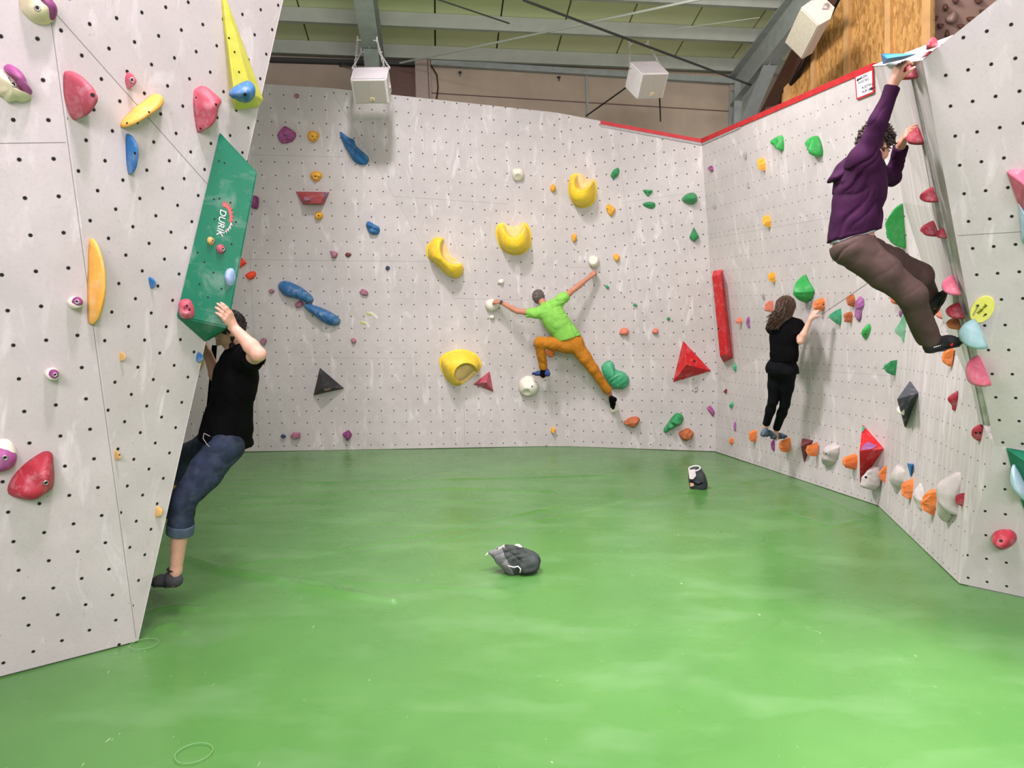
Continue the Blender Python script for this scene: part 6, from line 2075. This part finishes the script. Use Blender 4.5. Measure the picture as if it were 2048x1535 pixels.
def speaker(label, c, fwd, upv, w, h_, d_, chains, group):
    """cabinet with framed grille, badge, eye bolts and chains up to the steel"""
    f = unit(fwd)
    u = unit(np.asarray(upv) - f * (np.asarray(upv) @ f))
    r = np.cross(u, f)
    R = np.stack([r, f, u], 1)
    root = bpy.data.objects.new('loudspeaker', None)
    COL.objects.link(root)
    root.location = c
    tag(root, label, 'loudspeaker', group)
    at = lambda x, y, z: np.asarray(c) + r * x + f * y + u * z
    V, Fc = box(c, w, d_, h_, R)
    bm = bmesh.new()
    vs = [bm.verts.new(tuple(v)) for v in V]
    for q in Fc:
        bm.faces.new([vs[i] for i in q])
    bmesh.ops.recalc_face_normals(bm, faces=bm.faces)
    bmesh.ops.bevel(bm, geom=list(bm.edges), offset=0.012, segments=2, affect='EDGES')
    bm.verts.index_update()
    cab = mesh_obj('cabinet', [v.co for v in bm.verts], [[v.index for v in q.verts] for q in bm.faces], spk_white, root)
    bm.free()
    V, Fc = box(at(0, 0, h_ / 2 + 0.001), w * 0.95, d_ * 0.94, 0.004, R)
    mesh_obj('top_plate', V, Fc, spk_top, root)
    V, Fc = box(at(0, d_ / 2 + 0.002, 0), w * 0.88, 0.012, h_ * 0.88, R)
    g = mesh_obj('grille', V, Fc, grille_m, root)
    V, Fc = box(at(0.0, d_ / 2 + 0.009, 0), w * 0.012, 0.004, h_ * 0.88, R)
    mesh_obj('grille_rib', V, Fc, grille_m, g)
    V, Fc = box(at(0.04 * w, d_ / 2 + 0.010, -h_ * 0.29), w * 0.12, 0.006, h_ * 0.12, R)
    bd = mesh_obj('badge', V, Fc, badge_m, root)
    mb = MB()
    mb.add(box(at(0.03 * w, d_ / 2 + 0.0142, -h_ * 0.285), w * 0.03, 0.003, h_ * 0.03, R)).add(box(at(0.055 * w, d_ / 2 + 0.0142, -h_ * 0.30), w * 0.03, 0.003, h_ * 0.02, R))
    mb.build('badge_mark', badge_k, bd)
    mb = MB()
    for sx in (-0.4, 0.4):
        for sy in (-0.38, 0.38):
            mb.add(tube([at(sx * w, sy * d_, h_ / 2), at(sx * w, sy * d_, h_ / 2 + 0.008)], 0.012, 10))
    mb.build('top_screws', galv, root)
    for (p0, p1) in chains:
        p0 = at(*p0)
        p1 = np.asarray(p1, float)
        L = np.linalg.norm(p1 - p0)
        dr = (p1 - p0) / L
        sx, tx, _ = frame_of(dr)
        mb = MB()
        nl = max(3, int(L / 0.055))
        for k in range(nl):
            cc = p0 + dr * L * (k + 0.5) / nl
            side = sx if k % 2 else tx
            fr = np.cross(dr, side)
            n = 12
            pts = [cc + dr * math.cos(a) * L / nl * 0.62 + fr * math.sin(a) * 0.014 for a in np.linspace(0, 2 * math.pi, n + 1)]
            mb.add(tube(pts, 0.0055, 5, cap=False))
        mb.build('chain', galv, root, True)
        V, Fc = ring_torus(p0, r, 0.020, 0.007, 14, 6)
        mesh_obj('eye_bolt', V, Fc, galv, root, True)
        mb = MB()
        mb.add(tube([p1 - np.array([0, 0, 0.02]), p1 + np.array([0, 0, 0.05])], 0.012, 8)).add(tube([p1, p1 + np.array([0.05 if p1[0] < c[0] else -0.05, 0, 0.0])], 0.009, 8))
        mb.build('beam_clamp', galv, root)
    return root


gSp = 'white cube loudspeakers under the roof'
c1 = U(743, 171, 9.85)
w1 = 0.474
speaker('white cube loudspeaker on chains under the left roof beam, top left', c1, np.array([0.03, -0.72, -0.69]), np.array([0, -0.69, 0.72]), w1, 0.34, 0.36,
        [((-w1 / 2 - 0.012, 0.02, -0.02), U(715, 80, 10.22)), ((-w1 / 2 - 0.012, -0.17, 0.16), U(722, 104, 10.5)),
         ((w1 / 2 + 0.012, 0.02, -0.02), U(754, 81, 10.22)), ((w1 / 2 + 0.012, -0.17, 0.16), U(758, 104, 10.5))], gSp)
c2 = U(1293, 160, 10.0)
speaker('white cube loudspeaker hanging from a purlin, top centre', c2, np.array([0.30, -0.70, -0.65]), np.array([0.1, -0.65, 0.75]), 0.41, 0.35, 0.39,
        [((-0.212, -0.15, 0.12), U(1258, 88, 11.05)), ((0.212, -0.02, 0.14), U(1296, 88, 11.08))], gSp)
cab_m = plain('cable_black', (0.012, 0.012, 0.012), 0.6, bmp=0)
for pts, lb in (([(1262, 168, 10.3), (1220, 198, 10.6), (1172, 232, 11.6)], 'black cable slanting down left behind the centre loudspeaker'),
                ([(1319, 192, 10.3), (1320, 215, 10.3), (1321, 243, 10.3)], 'black cable hanging straight down from the centre loudspeaker'),
                ([(862, 130, 11.9), (874, 150, 11.9), (876, 175, 11.9), (873, 197, 11.9)], 'brown cable looping down beside the beige post')):
    V, Fc = tube([U(*p) for p in pts], 0.011, 6)
    tag(mesh_obj('cable', V, Fc, cab_m), lb, 'cable')
# angular monitor speaker on the right beam
sc_ = U(1622, 56, 8.9)
axl = unit(U(1606, 90, 9.15) - U(1640, 22, 8.65))
fN = unit(np.array([-0.80, -0.52, -0.40]))
fN = unit(fN - axl * (fN @ axl))
sd = np.cross(axl, fN)
root = bpy.data.objects.new('loudspeaker', None)
COL.objects.link(root)
root.location = sc_
tag(root, 'white wedge-shaped loudspeaker bracketed to the right roof beam, before the chipboard', 'loudspeaker')
hw, hl_, dp = 0.158, 0.275, 0.15
pent = [(-hw, dp), (hw, dp), (hw * 1.05, -dp * 0.1), (hw * 0.45, -dp * 1.1), (-hw * 0.45, -dp * 1.1), (-hw * 1.05, -dp * 0.1)]
V = [sc_ + sd * x + fN * y - axl * hl_ for x, y in pent] + [sc_ + sd * x + fN * y + axl * hl_ for x, y in pent]
Fc = [tuple(range(6)), tuple(range(11, 5, -1))] + [(i, (i + 1) % 6, (i + 1) % 6 + 6, i + 6) for i in range(6)]
mesh_obj('cabinet', V, outward(V, Fc), plain('speaker_ivory', (0.66, 0.58, 0.50), 0.5, var=0.05, bmp=0.03), root)
V, Fc = box(sc_ + fN * (dp + 0.004), hw * 1.84, 0.012, hl_ * 1.88, np.stack([sd, fN, axl], 1))
mesh_obj('grille', V, Fc, plain('ivory_grille', (0.56, 0.55, 0.42), 0.6, var=0.1, scale=40), root)
mb = MB()
mb.add(tube([sc_ - axl * (hl_ - 0.0) - fN * 0.03, sc_ - axl * (hl_ + 0.06) - fN * 0.03, sc_ - axl * (hl_ + 0.03) - fN * 0.10, U(1640, -8, 9.42)], 0.016, 8))
mb.build('bracket', galv, root)
# small white box on the far wall and clips
cbx = on_far(1465, 178)
V, Fc = box(cbx - hy * 0.04, 0.10, 0.06, 0.10, np.stack([hx, hy, [0, 0, 1]], 1))
o = mesh_obj('junction_box', V, Fc, plain('box_beige', (0.50, 0.43, 0.37), 0.6, bmp=0))
tag(o, 'small beige box on the far wall beside the right steel column', 'junction box')
V, Fc = tube([cbx - hy * 0.03 + np.array([0.02, 0, 0.05]), cbx - hy * 0.03 + np.array([0.02, 0, 0.14])], 0.012, 6)
mesh_obj('conduit', V, Fc, steel_d, o)
for (px, py), lb in (((1117, 156), 'small dark bracket on the far wall left of the centre loudspeaker'), ((920, 146), 'small dark bracket on the far wall near the beige post')):
    p = on_far(px, py)
    mb = MB().add(box(p - hy * 0.03, 0.05, 0.06, 0.02, np.stack([hx, hy, [0, 0, 1]], 1))).add(box(p - hy * 0.05 - np.array([0, 0, 0.03]), 0.015, 0.02, 0.06, np.stack([hx, hy, [0, 0, 1]], 1)))
    tag(mb.build('wall_bracket', steel_d), lb, 'bracket', 'small brackets on the far wall')
p = on_far(680, 133)
V, Fc = tube([p - hy * 0.02, p - hy * 0.12 + hx * 0.03, p - hy * 0.12 + hx * 0.30 - np.array([0, 0, 0.05])], 0.016, 6)
tag(mesh_obj('wall_bracket', V, Fc, steel_d), 'thin dark arm on the far wall left of the left loudspeaker', 'bracket', 'small brackets on the far wall')

# ------------------------------------------------------------------ paper sign on the rim of the right wall
ps = Plane(PRU.hit(1711, 152), PRU.hit(1748, 136), PRU.hit(1715, 195))
c4 = [ps.hit(1709, 150, 0.02), ps.hit(1746, 134, 0.02), ps.hit(1748, 186, 0.02), ps.hit(1713, 200, 0.02)]
V, Fc = prism(c4, ps.n, 0.008)
sign = mesh_obj('paper_sign', V, Fc, red_trim)
tag(sign, 'white paper notice with red tape border and black arrows on the wall rim', 'sign')
paper = plain('paper_white', (0.84, 0.84, 0.85), 0.7, var=0.02, bmp=0)
cm = sum(c4) / 4
inn = [mix(cm, c4[0], 0.86) - ps.v * 0.01, mix(cm, c4[1], 0.86) - ps.v * 0.01, mix(cm, c4[2], 0.86), mix(cm, c4[3], 0.86)]
V, Fc = prism([q + ps.n * 0.003 for q in inn], ps.n, 0.003)
mesh_obj('paper', V, Fc, paper, sign)
ink = plain('black_ink', (0.015, 0.015, 0.018), 0.7, bmp=0)
xw = c4[1] - c4[0]
W4 = np.linalg.norm(xw)
ex = xw / W4
ey = unit(np.cross(ps.n, ex))
if ey[2] < 0:
    ey = -ey
tl0 = c4[0]
H4 = np.linalg.norm(c4[3] - c4[0])
pos = lambda x, y: tl0 + (c4[1] - tl0) * x + (c4[3] - tl0) * y + ps.n * 0.0045
tsz = W4 * 0.155
for txt, x, y in (('KEIN', 0.36, 0.27), ('AUSSTIEG', 0.19, 0.42), ('AUSSTIEG', 0.34, 0.665), ('NUR HIER', 0.34, 0.83)):
    text_obj(txt, 'sign_lettering', pos(x, y), pos(x + 0.4, y - 0.0) - pos(x, y), ps.n, tsz if len(txt) < 5 else tsz * 0.86, ink, sign, bold=0.0)
for (xa, ya, xb, yb, rev) in ((0.10, 0.255, 0.36, 0.23, True), (0.76, 0.80, 0.94, 0.79, False)):
    a, b_ = pos(xa, ya), pos(xb, yb)
    if rev:
        a, b_ = b_, a
    d = unit(b_ - a)
    s_ = np.cross(ps.n, d)
    Lw = W4 * 0.03
    tip = Lw * 3.2
    poly = [a + s_ * Lw, b_ - d * tip + s_ * Lw, b_ - d * tip + s_ * Lw * 2.6, b_, b_ - d * tip - s_ * Lw * 2.6, b_ - d * tip - s_ * Lw, a - s_ * Lw]
    V, Fc = prism(poly, ps.n, 0.001)
    mesh_obj('sign_arrow', V, Fc, ink, sign)

# ------------------------------------------------------------------ yellow round plaque
ring = []
for t in np.linspace(0, 2 * math.pi, 48, endpoint=False):
    a_, b2 = 29.0, 20.5
    x, y = a_ * math.cos(t), b2 * math.sin(t)
    ph = math.radians(-52)
    ring.append(PP3.hit(1964.5 + x * math.cos(ph) - y * math.sin(ph), 619 + x * math.sin(ph) + y * math.cos(ph), 0.012))
V, Fc = prism(ring, PP3.n, 0.013)
plq = mesh_obj('route_plaque', V, Fc, plain('plaque_yellow', (0.80, 0.80, 0.16), 0.45, var=0.03, bmp=0))
tag(plq, 'round yellow plaque with black lettering and arrow on the right front wall', 'plaque')
olive = plain('olive_ink', (0.16, 0.15, 0.01), 0.6, bmp=0)
q0, q1 = PP3.hit(1958, 628, 0.0135), PP3.hit(1972, 613.5, 0.0135)
text_obj('Nahetal', 'plaque_lettering', q0, q1 - q0, PP3.n, np.linalg.norm(q1 - q0) / 2.6, olive, plq, bold=0.001)
a, b_ = PP3.hit(1966.5, 632.5, 0.0135), PP3.hit(1974, 626, 0.0135)
d = unit(b_ - a)
s_ = np.cross(PP3.n, d)
L = np.linalg.norm(b_ - a)
V, Fc = prism([a + s_ * L * 0.09, a + d * L * 0.5 + s_ * L * 0.09, a + d * L * 0.42 + s_ * L * 0.3, b_, a + d * L * 0.42 - s_ * L * 0.3, a + d * L * 0.5 - s_ * L * 0.09, a - s_ * L * 0.09], PP3.n, 0.001)
mesh_obj('plaque_arrow', V, Fc, ink, plq)
mb = MB()
greyi = plain('grey_ink', (0.22, 0.22, 0.20), 0.6, bmp=0)
for k in range(8):
    t = k / 8
    x0, y0 = 1944.5 + 9 * t, 629.5 - 16.5 * t
    mb.add(prism([PP3.hit(x0, y0, 0.0135), PP3.hit(x0 + 3.2, y0 + 1.6, 0.0135), PP3.hit(x0 + 3.6, y0 + 0.4, 0.0135), PP3.hit(x0 + 0.5, y0 - 1.1, 0.0135)], PP3.n, 0.001))
mb.build('plaque_emblem', greyi, plq)
V, Fc = tube([PP3.hit(1955.5, 611, 0.012), PP3.hit(1955.5, 611, 0.018)], 0.0075, 12)
mesh_obj('plaque_screw', V, Fc, ink, plq)

# ------------------------------------------------------------------ black strap hanging behind the man in black
st = [U(429, 690, 4.92), U(425, 745, 4.93), U(419, 805, 4.94), U(413, 868, 4.95)]
V, Fc = [], []
for i, p in enumerate(st):
    for sx, sy in ((-1, -1), (1, -1), (1, 1), (-1, 1)):
        V.append(p + np.array([0.017 * sx, 0.004 * sy, 0]))
for i in range(3):
    for k in range(4):
        Fc.append((i * 4 + k, i * 4 + (k + 1) % 4, (i + 1) * 4 + (k + 1) % 4, (i + 1) * 4 + k))
Fc += [(3, 2, 1, 0), (12, 13, 14, 15)]
tag(mesh_obj('webbing_strap', V, outward(V, Fc), blackc), 'narrow black strap hanging behind the man in black T-shirt', 'strap')
hold('BL1', 'soft', 'tan', 0.05, 'thin tan hold seen edge-on beside the forearm of the man in black', '395,746 402,718 409,704 411,706 406,728', fit=True)

# ------------------------------------------------------------------ chalk bags on the mat
bagm = plain('grey_canvas', (0.030, 0.042, 0.036), 0.85, var=0.4, scale=14, bmp=0.2)
chk = plain('chalky_lining', (0.58, 0.57, 0.56), 0.9, var=0.12, scale=20, bmp=0.2)
chd = plain('chalk_dusted_canvas', (0.17, 0.18, 0.175), 0.9, var=0.35, scale=9, bmp=0.2)
pale = plain('pale_cord', (0.6, 0.58, 0.55), 0.8)
g0 = Fl(1035, 1140)
yb = g0[1]
B_ = lambda x, y, dy=0.0: U(x, y, yb + dy)
upz = np.array([0.05, 0, 1.0])
def bag_prims(clip):
    flo_ = [(np.array([0, 0, -0.004]), np.array([0, 0, -1.0]))] + clip
    return [flat(B_(1063, 1119), B_(1030, 1118), upz, 0.066, 0.085, 0.090, 0.115, 0.04, flo_), flat(B_(1034, 1117), B_(1008, 1112), upz, 0.092, 0.115, 0.078, 0.095, 0.04, flo_),
            flat(B_(1010, 1110), B_(980, 1104), upz, 0.072, 0.09, 0.016, 0.03, 0.03, flo_), flat(B_(1062, 1128), B_(1024, 1131), upz, 0.050, 0.12, 0.050, 0.125, 0.05, flo_)]
cutp = B_(1011, 1110)
cutn = unit(np.array([0.86, 0.1, 0.42]))
fold_b = folds_fn([((0.45, 0.3, 0.8), 0.055, 0.016, 0.03), ((-0.3, 0.3, 0.9), 0.035, 0.008, 0.03)])
V, Fc = body_mesh(bag_prims([(cutp, -cutn)]), 0.0055, fold_b)
bag = mesh_obj('chalk_bag', V, Fc, bagm, None, True)
tag(bag, 'slumped grey canvas chalk bag lying on the green mat in the foreground', 'chalk bag')
V, Fc = body_mesh(bag_prims([(cutp, cutn)]), 0.0055, fold_b)
mesh_obj('bag_mouth', V, Fc, chd, bag, True)['label'] = 'chalk-dusted mouth of the bag'
V, Fc = body_mesh([ell(B_(1036, 1094, 0.02), np.eye(3), (0.034, 0.05, 0.022), 0.02)], 0.005, lambda Q: 0.005 * vnoise(Q, 3, 60))
mesh_obj('lining', V, Fc, chk, bag, True)
V, Fc = tube([B_(996, 1104, -0.08), B_(998, 1097, -0.09), B_(1003, 1094, -0.09), B_(1008, 1090, -0.08), B_(1008, 1096, -0.09)], 0.006, 7)
mesh_obj('drawcord', V, Fc, pale, bag, True)
V, Fc = tube([B_(976, 1105, -0.03), B_(973, 1109, -0.03), B_(971, 1112, -0.03)], 0.005, 6)
mesh_obj('drawcord', V, Fc, pale, bag, True)
V, Fc = tube([B_(1016, 1131, -0.15), B_(1028, 1134, -0.15), B_(1036, 1132, -0.155), B_(1041, 1137, -0.16), B_(1040, 1145, -0.16)], 0.005, 7)
mesh_obj('drawcord', V, Fc, pale, bag, True)
# upright bag further back
g1 = Fl(1396, 976)
B_ = lambda x, y, dy=0.0: U(x, y, g1[1] + dy)
flo = [(np.array([0, 0, -0.004]), np.array([0, 0, -1.0]))]
b1 = [flat(B_(1397, 968), B_(1395, 955), np.array([1, 0, 0]), 0.108, 0.10, 0.095, 0.09, 0.05, flo), flat(B_(1394, 958), B_(1391, 942), np.array([1, 0, 0]), 0.090, 0.085, 0.074, 0.07, 0.04, [(B_(1392, 937), unit(np.array([-0.25, -0.15, 1.0])))])]
V, Fc = body_mesh(b1, 0.0055, folds_fn([((0.2, 0.3, 0.9), 0.07, 0.006, 0.04), ((0.9, 0.3, 0.2), 0.08, 0.005, 0.04)]))
bag2 = mesh_obj('chalk_bag', V, Fc, plain('dark_grey_canvas', (0.030, 0.040, 0.040), 0.8, var=0.4, scale=14, bmp=0.2), None, True)
tag(bag2, 'small upright dark grey chalk bag standing far back on the mat', 'chalk bag')
V, Fc = prism([B_(1377, 940, -0.085), B_(1390, 938, -0.095), B_(1392, 951, -0.10), B_(1386, 958, -0.105), B_(1379, 957, -0.10)], np.array([-0.3, -0.95, 0]), 0.012)
mesh_obj('chalky_flap', V, Fc, chk, bag2)
V, Fc = ring_torus(B_(1389, 936.5), unit(np.array([-0.25, -0.25, 1.0])), 0.066, 0.009, 22, 6)
mesh_obj('bag_rim', V, Fc, chk, bag2, True)
V, Fc = prism([B_(1379, 966, -0.115), B_(1387, 965, -0.12), B_(1388, 971, -0.125), B_(1381, 973, -0.12)], np.array([-0.2, -1, 0]), 0.012)
mesh_obj('patch', V, Fc, plain('tan_patch', (0.45, 0.30, 0.17), 0.7, var=0.5, scale=40), bag2)
V, Fc = tube([B_(1381, 961, -0.10), B_(1388, 965, -0.12), B_(1396, 969, -0.125), B_(1405, 965, -0.11)], 0.009, 6)
mesh_obj('bag_strap', V, Fc, blackc, bag2, True)
# paint rings on the mat stay flat on it
for (x, y, rx) in ((388, 1508, 0.075), (289, 1289, 0.075)):
    c = Fl(x, y) + np.array([0, 0, 0.008])
    V, Fc = ring_torus(c, np.array([0, 0, 1.0]), rx, 0.0016, 40, 5)
    tag(mesh_obj('chalk_ring', V, Fc, plain('faint_chalk', (0.17, 0.36, 0.14), 0.8, bmp=0)), 'faint pale ring mark on the mat, ' + ('at the bottom left of the picture' if y > 1400 else 'at the foot of the left arete'), 'mark')
